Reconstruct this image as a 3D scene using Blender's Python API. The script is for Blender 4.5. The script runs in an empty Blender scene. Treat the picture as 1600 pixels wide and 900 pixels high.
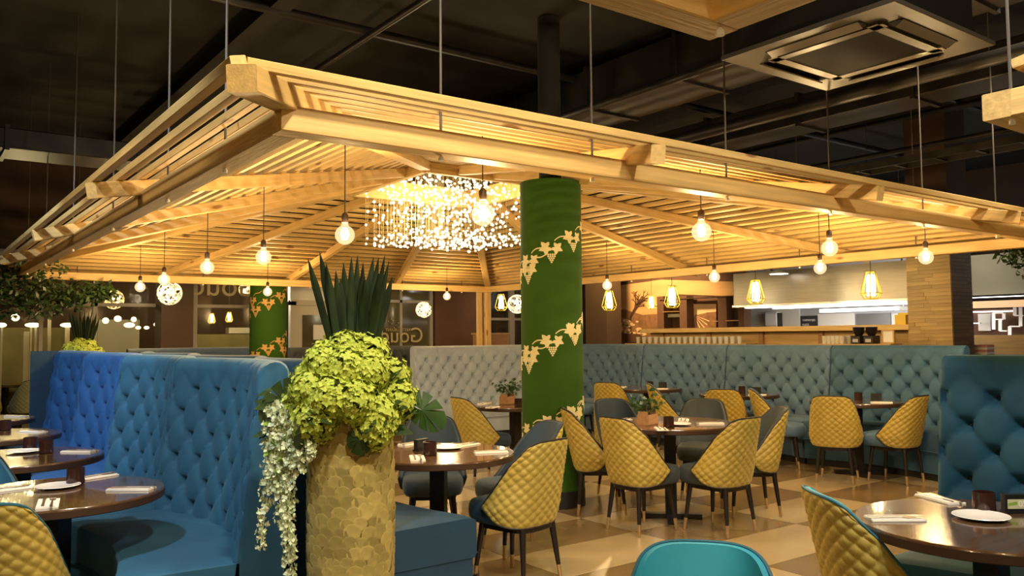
import bpy, bmesh, math, random
from mathutils import Vector, Matrix
PI = math.pi
S = bpy.context.scene
COL = S.collection
random.seed(7)

# ------------------------------------------------------------------ camera, world, exposure, large lights
F_PX, PITCH, ROLL, YAW, EYE = 1296.0, math.radians(3.33), math.radians(-0.5), math.radians(36.5), 1.45
cam_d = bpy.data.cameras.new('camera')
cam_d.sensor_width = 36.0
cam_d.lens = F_PX / 1600.0 * 36.0
cam_d.clip_start, cam_d.clip_end = 0.05, 200
cam = bpy.data.objects.new('camera', cam_d)
COL.objects.link(cam)
cam.matrix_world = (Matrix.Translation((0, 0, EYE)) @ Matrix.Rotation(-YAW, 4, 'Z')
                    @ Matrix.Rotation(PI / 2 + PITCH, 4, 'X') @ Matrix.Rotation(-ROLL, 4, 'Z').inverted())
S.camera = cam
S.view_settings.view_transform = 'Standard'
S.view_settings.look = 'None'
S.view_settings.exposure = 0.68
S.view_settings.gamma = 1.0
S.view_settings.use_curve_mapping = False

world = bpy.data.worlds.new('world')
S.world = world
world.use_nodes = True
world.node_tree.nodes['Background'].inputs[0].default_value = (0.75, 0.72, 0.66, 1)
world.node_tree.nodes['Background'].inputs[1].default_value = 0.0

def lamp(name, kind, loc, energy, color, size=0.1, target=None, spot=None, blend=0.6):
    d = bpy.data.lights.new(name, kind)
    d.energy = energy
    d.color = color
    if kind == 'AREA':
        d.size = size
    else:
        d.shadow_soft_size = size
    if spot:
        d.spot_size = math.radians(spot)
        d.spot_blend = blend
    o = bpy.data.objects.new(name, d)
    COL.objects.link(o)
    o.location = loc
    if target is not None:
        o.rotation_euler = (Vector(target) - Vector(loc)).to_track_quat('-Z', 'Y').to_euler()
    return o

WARM = (1.0, 0.68, 0.31)
SOFT = (1.0, 0.86, 0.62)
COOL = (0.86, 0.93, 1.0)
# spots added out of view near the ceiling to brighten beams, booths and tables
lamp('fill_spot', 'SPOT', (2.5, 0.2, 3.9), 190, SOFT, 0.12, (3.6, 3.4, 1.6), 100)
lamp('fill_spot', 'SPOT', (-0.6, 2.6, 3.9), 230, COOL, 0.12, (0.9, 5.4, 0.8), 80)
lamp('fill_spot', 'SPOT', (-0.7, 6.2, 3.9), 230, (0.7, 0.85, 1.0), 0.12, (1.0, 8.2, 0.8), 80)
lamp('fill_spot', 'SPOT', (1.9, 0.6, 3.7), 130, COOL, 0.15, (3.6, 1.7, 0.7), 80)
lamp('fill_spot', 'SPOT', (1.0, 1.0, 3.9), 260, SOFT, 0.12, (1.5, 3.4, 1.0), 70)
lamp('fill_spot', 'SPOT', (-1.6, 4.2, 3.6), 110, SOFT, 0.12, (1.1, 5.6, 2.3), 75)  # added to lift the outer face of the left roof beam
lamp('fill_spot', 'SPOT', (6.6, 2.0, 3.9), 260, SOFT, 0.12, (6.6, 4.4, 0.6), 90)

# ------------------------------------------------------------------ pixel -> place helpers (numbers read off the photograph)
def ray(px, py):
    X, Y = px - 800.0, py - 450.0
    cr, sr = math.cos(ROLL), math.sin(ROLL)
    x, y = X * cr + Y * sr, -X * sr + Y * cr
    c, s = math.cos(PITCH), math.sin(PITCH)
    d = (x / F_PX, c + y / F_PX * s, s - y / F_PX * c)
    cy, sy = math.cos(YAW), math.sin(YAW)
    return Vector((cy * d[0] + sy * d[1], -sy * d[0] + cy * d[1], d[2]))
def on_x(px, py, X):
    r = ray(px, py)
    return r * (X / r.x) + Vector((0, 0, EYE))
def on_y(px, py, Y):
    r = ray(px, py)
    return r * (Y / r.y) + Vector((0, 0, EYE))
def on_z(px, py, z):
    r = ray(px, py)
    return r * ((z - EYE) / r.z) + Vector((0, 0, EYE))

# ------------------------------------------------------------------ materials
M = {}
def mat(name, col, rough=0.5, metal=0.0, noise=0.0, nscale=8.0, stretch=None, col2=None, bump=0.0, bscale=40.0,
        sheen=0.0, sheen_tint=None, emit=None, estr=0.0, spec=0.5, rnd=0.0, coat=0.0):
    m = bpy.data.materials.new(name)
    m.use_nodes = True
    nt = m.node_tree
    b = nt.nodes['Principled BSDF']
    b.inputs['Base Color'].default_value = (*col, 1)
    b.inputs['Roughness'].default_value = rough
    b.inputs['Metallic'].default_value = metal
    b.inputs['Specular IOR Level'].default_value = spec
    b.inputs['Coat Weight'].default_value = coat
    if sheen:
        b.inputs['Sheen Weight'].default_value = sheen
        b.inputs['Sheen Roughness'].default_value = 0.4
        b.inputs['Sheen Tint'].default_value = (*(sheen_tint or (1, 1, 1)), 1)
    if emit:
        b.inputs['Emission Color'].default_value = (*emit, 1)
        b.inputs['Emission Strength'].default_value = estr
    tc = None
    def coords(st):
        nonlocal tc
        if tc is None:
            tc = nt.nodes.new('ShaderNodeTexCoord')
        mp = nt.nodes.new('ShaderNodeMapping')
        mp.inputs['Scale'].default_value = st
        nt.links.new(tc.outputs['Object'], mp.inputs['Vector'])
        return mp.outputs['Vector']
    last = None
    if noise or col2:
        n = nt.nodes.new('ShaderNodeTexNoise')
        n.inputs['Scale'].default_value = nscale
        n.inputs['Detail'].default_value = 4
        nt.links.new(coords(stretch or (1, 1, 1)), n.inputs['Vector'])
        cr = nt.nodes.new('ShaderNodeValToRGB')
        c2 = col2 or tuple(c * (1 - noise) for c in col)
        cr.color_ramp.elements[0].position = 0.32
        cr.color_ramp.elements[1].position = 0.68
        cr.color_ramp.elements[0].color = (*c2, 1)
        cr.color_ramp.elements[1].color = (*col, 1)
        nt.links.new(n.outputs['Fac'], cr.inputs['Fac'])
        last = cr.outputs['Color']
    if rnd:
        oi = nt.nodes.new('ShaderNodeObjectInfo')
        hs = nt.nodes.new('ShaderNodeHueSaturation')
        mr = nt.nodes.new('ShaderNodeMapRange')
        mr.inputs['To Min'].default_value = 1 - rnd
        mr.inputs['To Max'].default_value = 1 + rnd
        nt.links.new(oi.outputs['Random'], mr.inputs['Value'])
        nt.links.new(mr.outputs['Result'], hs.inputs['Value'])
        if last:
            nt.links.new(last, hs.inputs['Color'])
        else:
            hs.inputs['Color'].default_value = (*col, 1)
        last = hs.outputs['Color']
    if last:
        nt.links.new(last, b.inputs['Base Color'])
    if bump:
        n2 = nt.nodes.new('ShaderNodeTexNoise')
        n2.inputs['Scale'].default_value = bscale
        n2.inputs['Detail'].default_value = 3
        nt.links.new(coords(stretch or (1, 1, 1)), n2.inputs['Vector'])
        bp = nt.nodes.new('ShaderNodeBump')
        bp.inputs['Strength'].default_value = bump
        bp.inputs['Distance'].default_value = 0.01
        nt.links.new(n2.outputs['Fac'], bp.inputs['Height'])
        nt.links.new(bp.outputs['Normal'], b.inputs['Normal'])
    M[name] = m
    return m

PINE = (0.72, 0.47, 0.165)
mat('pine', PINE, 0.55, noise=0.24, nscale=5, stretch=(0.5, 9, 9), rnd=0.10, bump=0.15, bscale=12)
def add_knots(m):
    nt = m.node_tree
    b = nt.nodes['Principled BSDF']
    src = b.inputs['Base Color'].links[0].from_socket
    tc = nt.nodes.new('ShaderNodeTexCoord')
    oi = nt.nodes.new('ShaderNodeObjectInfo')
    ad = nt.nodes.new('ShaderNodeVectorMath'); ad.operation = 'MULTIPLY_ADD'
    mp = nt.nodes.new('ShaderNodeMapping')
    mp.inputs['Scale'].default_value = (1.7, 5.0, 5.0)
    sc = nt.nodes.new('ShaderNodeMath'); sc.operation = 'MULTIPLY'; sc.inputs[1].default_value = 40
    nt.links.new(oi.outputs['Random'], sc.inputs[0])
    va = nt.nodes.new('ShaderNodeVectorMath'); va.operation = 'ADD'
    nt.links.new(tc.outputs['Object'], mp.inputs['Vector'])
    nt.links.new(mp.outputs['Vector'], va.inputs[0])
    nt.links.new(sc.outputs[0], va.inputs[1])
    vo = nt.nodes.new('ShaderNodeTexVoronoi'); vo.inputs['Scale'].default_value = 1.0
    nt.links.new(va.outputs[0], vo.inputs['Vector'])
    cr = nt.nodes.new('ShaderNodeValToRGB')
    cr.color_ramp.elements[0].position = 0.07; cr.color_ramp.elements[0].color = (1, 1, 1, 1)
    cr.color_ramp.elements[1].position = 0.12; cr.color_ramp.elements[1].color = (0, 0, 0, 1)
    nt.links.new(vo.outputs['Distance'], cr.inputs['Fac'])
    mx = nt.nodes.new('ShaderNodeMix'); mx.data_type = 'RGBA'
    nt.links.new(cr.outputs['Color'], mx.inputs['Factor'])
    nt.links.new(src, mx.inputs[6])
    mx.inputs[7].default_value = (0.27, 0.12, 0.03, 1)
    nt.links.new(mx.outputs[2], b.inputs['Base Color'])
add_knots(M['pine'])
mat('pine_knot', (0.30, 0.14, 0.04), 0.6)
mat('rod', (0.10, 0.085, 0.07), 0.6, metal=0.3)
mat('nut_white', (0.85, 0.83, 0.78), 0.4)
mat('ceiling_black', (0.006, 0.005, 0.004), 0.9, col2=(0.016, 0.013, 0.010), nscale=0.9)
mat('duct_black', (0.007, 0.006, 0.005), 0.42, col2=(0.018, 0.014, 0.011), nscale=2.2, spec=0.4)
mat('velvet_blue', (0.020, 0.115, 0.21), 0.75, col2=(0.014, 0.085, 0.165), nscale=5, sheen=0.2, sheen_tint=(0.4, 0.75, 1.0), rnd=0.04)  # one blue velvet; its variants below put the local light into the colour
mat('velvet_royal', (0.018, 0.110, 0.33), 0.75, col2=(0.013, 0.085, 0.27), nscale=5, sheen=0.2, sheen_tint=(0.35, 0.65, 1.0))
mat('velvet_teal', (0.016, 0.095, 0.145), 0.75, col2=(0.010, 0.068, 0.11), nscale=5, sheen=0.2, sheen_tint=(0.4, 0.8, 1.0))
mat('velvet_petrol', (0.038, 0.105, 0.17), 0.75, col2=(0.028, 0.08, 0.135), nscale=5, sheen=0.2, sheen_tint=(0.5, 0.85, 1.0))
mat('velvet_navy_shaded', (0.008, 0.042, 0.085), 0.75, col2=(0.006, 0.032, 0.065), nscale=5, sheen=0.15, sheen_tint=(0.4, 0.7, 1.0))  # blue velvet darkened: shade on benches and seats put into the colour
mat('velvet_slate', (0.085, 0.155, 0.25), 0.75, col2=(0.062, 0.12, 0.20), nscale=5, sheen=0.25, sheen_tint=(0.7, 0.9, 1.0), rnd=0.05)
mat('velvet_grey', (0.38, 0.45, 0.54), 0.75, col2=(0.31, 0.37, 0.45), nscale=5, sheen=0.2, sheen_tint=(0.9, 1.0, 1.0))
mat('velvet_black', (0.022, 0.026, 0.032), 0.8, sheen=0.12, sheen_tint=(0.6, 0.7, 0.8))
mat('velvet_sky_lit', (0.035, 0.40, 0.50), 0.65, col2=(0.025, 0.33, 0.44), nscale=6, sheen=0.3, sheen_tint=(0.4, 0.9, 1.0))  # blue velvet brightened: lamplight on the near chairs put into the colour
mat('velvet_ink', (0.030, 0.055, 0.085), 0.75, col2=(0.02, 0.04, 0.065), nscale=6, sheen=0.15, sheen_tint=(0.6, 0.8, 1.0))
mat('velvet_smoke', (0.055, 0.065, 0.065), 0.75, col2=(0.04, 0.05, 0.05), nscale=6, sheen=0.15, sheen_tint=(0.8, 0.95, 1.0))
mat('button_dark', (0.008, 0.02, 0.035), 0.7)
mat('mustard', (0.46, 0.345, 0.072), 0.5, col2=(0.40, 0.29, 0.05), nscale=7, sheen=0.2, sheen_tint=(1, 0.95, 0.5), rnd=0.07)
mat('piping_black', (0.012, 0.012, 0.014), 0.6)
mat('piping_teal', (0.02, 0.12, 0.16), 0.6)
mat('leg_black', (0.013, 0.009, 0.008), 0.35)
mat('brass', (0.70, 0.52, 0.28), 0.3, metal=0.85)
mat('table_wood', (0.13, 0.065, 0.027), 0.17, noise=0.45, nscale=6, stretch=(1, 14, 14), bump=0.03, coat=0.7, spec=0.8)
mat('table_edge', (0.05, 0.024, 0.012), 0.45)
mat('tile_light', (0.42, 0.32, 0.17), 0.24, noise=0.14, nscale=2.5, rnd=0.05)
mat('tile_dark', (0.205, 0.135, 0.058), 0.24, noise=0.2, nscale=2.5, rnd=0.08)
mat('grout', (0.16, 0.12, 0.075), 0.8)
mat('pillar_green', (0.028, 0.088, 0.0015), 0.8, noise=0.12, nscale=6, spec=0.3)
mat('print_cream', (0.72, 0.65, 0.36), 0.7)
mat('print_copper', (0.60, 0.33, 0.10), 0.7)
mat('plinth_black', (0.015, 0.012, 0.01), 0.5)
mat('plate_white', (0.85, 0.83, 0.80), 0.2)
mat('napkin', (0.83, 0.79, 0.71), 0.8)
mat('steel', (0.62, 0.60, 0.56), 0.25, metal=1.0)
mat('candle_glass', (0.035, 0.014, 0.010), 0.12, spec=0.7)
mat('card_black', (0.012, 0.012, 0.012), 0.35)
mat('card_print', (0.55, 0.55, 0.33), 0.6)
mat('box_wood', (0.40, 0.21, 0.085), 0.6, noise=0.3, nscale=8, stretch=(1, 8, 8))
mat('hydrangea', (0.54, 0.60, 0.075), 0.7, col2=(0.40, 0.50, 0.06), nscale=30, rnd=0.06)
mat('wisteria', (0.72, 0.76, 0.52), 0.7, col2=(0.56, 0.66, 0.36), nscale=25)
mat('leaf_dark', (0.018, 0.042, 0.010), 0.4, col2=(0.035, 0.065, 0.016), nscale=9)
mat('leaf_mid', (0.035, 0.090, 0.014), 0.4, col2=(0.02, 0.055, 0.010), nscale=14)
mat('leaf_sans', (0.020, 0.034, 0.008), 0.75, col2=(0.009, 0.016, 0.005), nscale=6, stretch=(6, 6, 0.8), spec=0.2)
mat('leaf_lime', (0.24, 0.40, 0.05), 0.5)
mat('capiz', (0.50, 0.40, 0.13), 0.34, rnd=0.26, spec=0.6, noise=0.3, nscale=16)
mat('capiz_grout', (0.25, 0.19, 0.06), 0.7)
mat('stem', (0.05, 0.03, 0.012), 0.8)
mat('cord', (0.02, 0.016, 0.012), 0.6)
mat('socket', (0.06, 0.035, 0.02), 0.45, metal=0.3)
mat('filament', (1, 0.8, 0.45), 0.5, emit=(1.0, 0.72, 0.34), estr=42.0)
mat('bead_glow', (1, 0.9, 0.7), 0.4, emit=(1.0, 0.86, 0.56), estr=2.3)
mat('bead_wire', (0.55, 0.45, 0.25), 0.4, metal=0.7)
mat('cage_yellow', (0.75, 0.58, 0.06), 0.5)
mat('lamp_core', (1, 0.95, 0.8), 0.5, emit=(1.0, 0.90, 0.62), estr=9.0)
mat('globe_wire', (0.75, 0.66, 0.48), 0.35, metal=0.4, emit=(1.0, 0.8, 0.5), estr=0.25)
mat('stainless', (0.36, 0.335, 0.28), 0.33, metal=0.9, noise=0.12, nscale=3, stretch=(1, 1, 14))
mat('white_light', (1, 1, 1), 0.5, emit=(1.0, 0.98, 0.97), estr=2.2)
mat('kitchen_white', (0.72, 0.70, 0.64), 0.35)
mat('kitchen_grey', (0.42, 0.42, 0.45), 0.4)
mat('kitchen_dark', (0.16, 0.15, 0.15), 0.4)
mat('sign_dark', (0.03, 0.03, 0.032), 0.5)
mat('paper', (0.75, 0.73, 0.68), 0.7)
mat('paper_yellow', (0.80, 0.55, 0.06), 0.6)
mat('copper', (0.36, 0.15, 0.06), 0.35, metal=0.6)
mat('counter_wood', (0.56, 0.36, 0.13), 0.5, noise=0.3, nscale=4, stretch=(9, 0.6, 9))
mat('strip_wood', (0.48, 0.32, 0.12), 0.6, rnd=0.2, noise=0.2, nscale=5, stretch=(5, 1, 12))
mat('strip_dark', (0.15, 0.10, 0.055), 0.7, rnd=0.2, noise=0.2, nscale=5)
mat('wall_brown', (0.12, 0.052, 0.024), 0.8, noise=0.15, nscale=3)
mat('wall_dark', (0.055, 0.028, 0.016), 0.85, noise=0.2, nscale=2)
mat('wall_olive', (0.10, 0.085, 0.045), 0.8, noise=0.15, nscale=2)
mat('column_brown', (0.062, 0.032, 0.012), 0.75, noise=0.15, nscale=4)
mat('frame_cream', (0.55, 0.50, 0.40), 0.5)
mat('frame_grey', (0.30, 0.27, 0.22), 0.5)
mat('glass_dark', (0.028, 0.024, 0.016), 0.06, spec=0.8)
mat('glass_olive', (0.085, 0.075, 0.035), 0.08, spec=0.8)
mat('letter_gold', (0.42, 0.35, 0.18), 0.5)
mat('mural_sky', (0.62, 0.36, 0.15), 0.85, col2=(0.50, 0.27, 0.10), nscale=1.4, stretch=(1, 0.4, 3))
mat('mural_mid', (0.27, 0.125, 0.05), 0.85, noise=0.4, nscale=9)
mat('mural_dark', (0.085, 0.034, 0.014), 0.85)
mat('mural_light', (0.70, 0.45, 0.24), 0.85)
mat('glassware', (0.75, 0.73, 0.62), 0.1, spec=0.8)
mat('machine_black', (0.014, 0.010, 0.009), 0.3)
mat('book_pink', (0.62, 0.25, 0.25), 0.6)
mat('trunk', (0.022, 0.014, 0.008), 0.9)
mat('ac_grey', (0.050, 0.043, 0.034), 0.38, noise=0.1, nscale=5)
mat('ac_dark', (0.006, 0.005, 0.004), 0.7, spec=0.15)
mat('ac_edge', (0.22, 0.20, 0.17), 0.3)
mat('chair_white', (0.62, 0.70, 0.70), 0.6)

def glass_shell(name, tint, facing):
    m = bpy.data.materials.new(name)
    m.use_nodes = True
    nt = m.node_tree
    nt.nodes.remove(nt.nodes['Principled BSDF'])
    out = nt.nodes['Material Output']
    tr = nt.nodes.new('ShaderNodeBsdfTransparent')
    tr.inputs['Color'].default_value = (*tint, 1)
    gl = nt.nodes.new('ShaderNodeBsdfGlossy')
    gl.inputs['Roughness'].default_value = 0.08
    lw = nt.nodes.new('ShaderNodeLayerWeight')
    lw.inputs['Blend'].default_value = facing
    mx = nt.nodes.new('ShaderNodeMixShader')
    nt.links.new(lw.outputs['Facing'], mx.inputs['Fac'])
    nt.links.new(tr.outputs['BSDF'], mx.inputs[1])
    nt.links.new(gl.outputs['BSDF'], mx.inputs[2])
    nt.links.new(mx.outputs['Shader'], out.inputs['Surface'])
    M[name] = m
def bulb_glass():
    # frosted-warm clear glass that catches the filament's glow
    m = bpy.data.materials.new('bulb_glass')
    m.use_nodes = True
    nt = m.node_tree
    nt.nodes.remove(nt.nodes['Principled BSDF'])
    out = nt.nodes['Material Output']
    tr = nt.nodes.new('ShaderNodeBsdfTransparent')
    em = nt.nodes.new('ShaderNodeEmission')
    em.inputs['Color'].default_value = (1.0, 0.78, 0.42, 1)
    em.inputs['Strength'].default_value = 1.1
    mx = nt.nodes.new('ShaderNodeMixShader')
    mx.inputs['Fac'].default_value = 0.34
    nt.links.new(tr.outputs['BSDF'], mx.inputs[1])
    nt.links.new(em.outputs['Emission'], mx.inputs[2])
    nt.links.new(mx.outputs['Shader'], out.inputs['Surface'])
    M['bulb_glass'] = m
mat('tumbler', (0.62, 0.60, 0.52), 0.12, spec=0.9)  # opaque pale colour stands for the glints on clear glass
bulb_glass()

# ------------------------------------------------------------------ mesh helpers
class MB:
    def __init__(self):
        self.v, self.f = [], []
    def add(self, verts, faces, mtx=None):
        o = len(self.v)
        if mtx is not None:
            verts = [mtx @ Vector(p) for p in verts]
        self.v += [tuple(p) for p in verts]
        self.f += [tuple(i + o for i in f) for f in faces]
        return self
    def box(self, c, s, mtx=None):
        x, y, z = s[0] / 2, s[1] / 2, s[2] / 2
        vs = [(c[0] + a * x, c[1] + b * y, c[2] + d * z) for a in (-1, 1) for b in (-1, 1) for d in (-1, 1)]
        return self.add(vs, [(0, 1, 3, 2), (4, 6, 7, 5), (0, 4, 5, 1), (2, 3, 7, 6), (0, 2, 6, 4), (1, 5, 7, 3)], mtx)
    def bar(self, p0, p1, w, h, ch=0.0, up=(0, 0, 1)):
        """a chamfered bar from p0 to p1 (centre line), w wide, h tall"""
        p0, p1 = Vector(p0), Vector(p1)
        d = (p1 - p0).normalized()
        r = d.cross(Vector(up)).normalized()
        u = r.cross(d).normalized()
        a, b, c = w / 2, h / 2, ch
        if c:
            sec = [(-a + c, -b), (a - c, -b), (a, -b + c), (a, b - c), (a - c, b), (-a + c, b), (-a, b - c), (-a, -b + c)]
        else:
            sec = [(-a, -b), (a, -b), (a, b), (-a, b)]
        n = len(sec)
        vs = [p0 + r * x + u * y for x, y in sec] + [p1 + r * x + u * y for x, y in sec]
        fs = [(i, (i + 1) % n, n + (i + 1) % n, n + i) for i in range(n)]
        fs += [tuple(range(n - 1, -1, -1)), tuple(range(n, 2 * n))]
        return self.add(vs, fs)
    def tube(self, pts, rad, n=8, closed=False, caps=True):
        pts = [Vector(p) for p in pts]
        k = len(pts)
        rr = rad if isinstance(rad, (list, tuple)) else [rad] * k
        vs, fs = [], []
        prev = None
        for i, p in enumerate(pts):
            if closed:
                t = pts[(i + 1) % k] - pts[i - 1]
            else:
                t = pts[min(i + 1, k - 1)] - pts[max(i - 1, 0)]
            t = t.normalized() if t.length else Vector((0, 0, 1))
            if prev is None:
                a = Vector((0, 0, 1)) if abs(t.z) < 0.9 else Vector((1, 0, 0))
                x = t.cross(a).normalized()
            else:
                x = (prev - t * prev.dot(t)).normalized()
            prev = x
            y = t.cross(x)
            vs += [p + (x * math.cos(q * 2 * PI / n) + y * math.sin(q * 2 * PI / n)) * rr[i] for q in range(n)]
        m = k if closed else k - 1
        for i in range(m):
            j = (i + 1) % k
            fs += [(i * n + q, i * n + (q + 1) % n, j * n + (q + 1) % n, j * n + q) for q in range(n)]
        if caps and not closed:
            fs += [tuple(range(n - 1, -1, -1)), tuple(range((k - 1) * n, k * n))]
        return self.add(vs, fs)
    def lathe(self, prof, n=24, c=(0, 0, 0), sx=1.0, sy=1.0):
        vs, fs = [], []
        k = len(prof)
        for r, z in prof:
            vs += [(c[0] + r * sx * math.cos(q * 2 * PI / n), c[1] + r * sy * math.sin(q * 2 * PI / n), c[2] + z) for q in range(n)]
        for i in range(k - 1):
            fs += [(i * n + q, i * n + (q + 1) % n, (i + 1) * n + (q + 1) % n, (i + 1) * n + q) for q in range(n)]
        if prof[0][0] > 1e-5:
            fs.append(tuple(range(n - 1, -1, -1)))
        if prof[-1][0] > 1e-5:
            fs.append(tuple(range((k - 1) * n, k * n)))
        return self.add(vs, fs)
    def ball(self, c, r, n=10, m=6, sz=1.0):
        prof = [(max(1e-6, r * math.sin(PI * i / m)), -r * sz * math.cos(PI * i / m)) for i in range(m + 1)]
        prof[0] = (r * 0.02, prof[0][1]); prof[-1] = (r * 0.02, prof[-1][1])
        return self.lathe(prof, n, c)
    def grid(self, nu, nv, fn):
        vs = [fn(i / nu, j / nv) for j in range(nv + 1) for i in range(nu + 1)]
        fs = [(j * (nu + 1) + i, j * (nu + 1) + i + 1, (j + 1) * (nu + 1) + i + 1, (j + 1) * (nu + 1) + i)
              for j in range(nv) for i in range(nu)]
        return self.add(vs, fs)
    def plate(self, poly, z0, z1, mtx=None):
        n = len(poly)
        vs = [(x, y, z0) for x, y in poly] + [(x, y, z1) for x, y in poly]
        fs = [tuple(range(n - 1, -1, -1)), tuple(range(n, 2 * n))]
        fs += [(i, (i + 1) % n, n + (i + 1) % n, n + i) for i in range(n)]
        return self.add(vs, fs, mtx)
    def mesh(self, name, m=None, smooth=False):
        me = bpy.data.meshes.new(name)
        me.from_pydata(self.v, [], self.f)
        if m is not None:
            me.materials.append(M[m] if isinstance(m, str) else m)
        if not smooth:
            me.shade_flat()
        else:
            me.polygons.foreach_set('use_smooth', [True] * len(me.polygons))
            try:
                me.set_sharp_from_angle(angle=math.radians(smooth if smooth is not True else 50))
            except Exception:
                pass
        me.update()
        return me
    def build(self, name, m, parent=None, smooth=False, loc=None, rz=0.0):
        return put(name, self.mesh(name, m, smooth), parent, loc, rz)

def put(name, me, parent=None, loc=None, rz=0.0, m=None):
    o = bpy.data.objects.new(name, me)
    COL.objects.link(o)
    if parent is not None:
        o.parent = parent
    if loc is not None:
        o.location = loc
    if rz:
        o.rotation_euler = (0, 0, rz)
    if m is not None:
        o.material_slots[0].link = 'OBJECT'
        o.material_slots[0].material = M[m]
    return o
def tag(o, label=None, cat=None, group=None, kind=None):
    if label: o['label'] = label
    if cat: o['category'] = cat
    if group: o['group'] = group
    if kind: o['kind'] = kind
    return o
def empty(name, loc, rz=0.0, label=None, cat=None, group=None):
    o = bpy.data.objects.new(name, None)
    o.empty_display_size = 0.1
    COL.objects.link(o)
    o.location = loc
    o.rotation_euler = (0, 0, rz)
    return tag(o, label, cat, group)
def struct(name, mb, m, parent=None, smooth=False, loc=None, rz=0.0):
    o = mb.build(name, m, parent, smooth, loc, rz)
    if parent is None:
        o['kind'] = 'structure'
    return o
def kids(o):
    return [c for c in COL.objects if c.parent == o]
def text_mesh(body, size, depth, name):
    c = bpy.data.curves.new(name, 'FONT')
    c.body = body
    c.size = size
    c.extrude = depth
    c.align_x = 'CENTER'
    o = bpy.data.objects.new('tmp', c)
    COL.objects.link(o)
    bpy.context.view_layer.update()
    me = bpy.data.meshes.new_from_object(o.evaluated_get(bpy.context.evaluated_depsgraph_get()))
    me.name = name
    bpy.data.objects.remove(o)
    bpy.data.curves.remove(c)
    me.materials.clear()
    return me

# ------------------------------------------------------------------ floor
TX, TY, FX0, FY0 = 1.15, 0.588, 3.27, 3.90
floor = struct('floor', MB().box((5.5, 6.0, -0.06), (22, 22, 0.1)), 'grout')
g = 0.003
tile_me = {}
for nm in ('tile_light', 'tile_dark'):
    b_ = MB().bar((-TX / 2 + g, 0, -0.008), (TX / 2 - g, 0, -0.008), TY - 2 * g, 0.012, 0.0012)
    tile_me[nm] = b_.mesh('floor_tile', nm)
vis = []
for i in range(-4, 8):
    for j in range(-7, 17):
        vis.append((i, j))
fwd2 = Vector((math.sin(YAW), math.cos(YAW)))
rgt2 = Vector((math.cos(YAW), -math.sin(YAW)))
far_light, far_dark = MB(), MB()
n_t = 0
for i, j in vis:
    cx, cy = FX0 + (i + 0.5) * TX, FY0 + (j + 0.5) * TY
    nm = 'tile_light' if (i + j) % 2 == 0 else 'tile_dark'
    p = Vector((cx, cy))
    if p.dot(fwd2) > -0.6 and n_t < 290:
        put('floor_tile', tile_me[nm], floor, (cx, cy, 0.0))
        n_t += 1

# ------------------------------------------------------------------ ceiling with ducts and pipes
ceil = struct('ceiling', MB().box((5.5, 6.0, 4.35), (22, 22, 0.1)), 'ceiling_black')
def duct(label, p0, p1, w, h, cat='duct'):
    r = MB().bar(p0, p1, w, h, 0.01).build('air_duct', 'duct_black')
    tag(r, label, cat)
    d = (Vector(p1) - Vector(p0))
    for k in range(1, int(d.length / 1.2)):
        q = Vector(p0) + d.normalized() * 1.2 * k
        MB().bar(q - d.normalized() * 0.02, q + d.normalized() * 0.02, w + 0.05, h + 0.05).build('flange', 'duct_black', r)
    return r
duct('wide black air duct above the middle of the timber roof', (5.9, -1, 3.95), (5.9, 12.4, 3.95), 0.7, 0.4)
duct('flat black air duct running beside the ceiling air conditioner', (7.6, -1, 3.75), (7.6, 12.4, 3.75), 0.45, 0.3)
duct('black air duct crossing above the left roof edge', (-4, 9.6, 3.42), (14, 9.6, 3.42), 0.6, 0.2)
duct('black air duct high over the left side tables', (0.2, 3, 4.0), (0.2, 12.6, 4.0), 0.55, 0.4)
def pipe(label, p0, p1, r, m='duct_black'):
    return tag(MB().tube([p0, p1], r, 10).build('ceiling_pipe', m, smooth=True), label, 'pipe')
pipe('black round pipe under the ceiling near the air conditioner', (6.7, -1, 3.55), (6.7, 15, 3.55), 0.06)
pipe('thin black pipe beside the wide air duct', (5.2, -1, 3.6), (5.2, 15, 3.6), 0.035)
pipe('thin black conduit high above the front roof edge', (3.2, -1, 4.05), (3.2, 15, 4.05), 0.03)
pipe('black sprinkler pipe across the ceiling behind the ducts', (-4, 6.4, 4.1), (14, 6.4, 4.1), 0.04)
pipe('black sprinkler pipe across the ceiling at the upper left', (-4, 4.6, 4.15), (14, 4.6, 4.15), 0.03)
pipe('thin conduit running toward the kitchen at upper right', (8.8, -1, 3.45), (8.8, 15, 3.45), 0.03)
tr = empty('cable_tray', (8.2, 7, 3.18), 0, 'black metal cable tray under the ceiling at the right', 'cable tray')
for s in (-1, 1):
    MB().bar((0.15 * s, -8, 0), (0.15 * s, 8, 0), 0.02, 0.07).build('side_rail', 'duct_black', tr)
for k in range(40):
    MB().bar((-0.15, -7.8 + 0.4 * k, -0.02), (0.15, -7.8 + 0.4 * k, -0.02), 0.03, 0.015).build('rung', 'duct_black', tr)
for i, (x, lab) in enumerate([(2.4, 'black steel ceiling joist over the left roof slope'), (10.0, 'black steel ceiling joist above the kitchen front'),
                              (-1.6, 'black steel ceiling joist at the far upper left')]):
    j_ = MB().box((x, 7, 4.22), (0.04, 17, 0.22)).box((x, 7, 4.10), (0.16, 17, 0.02)).build('ceiling_joist', 'ceiling_black')
    tag(j_, lab, 'joist')

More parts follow.
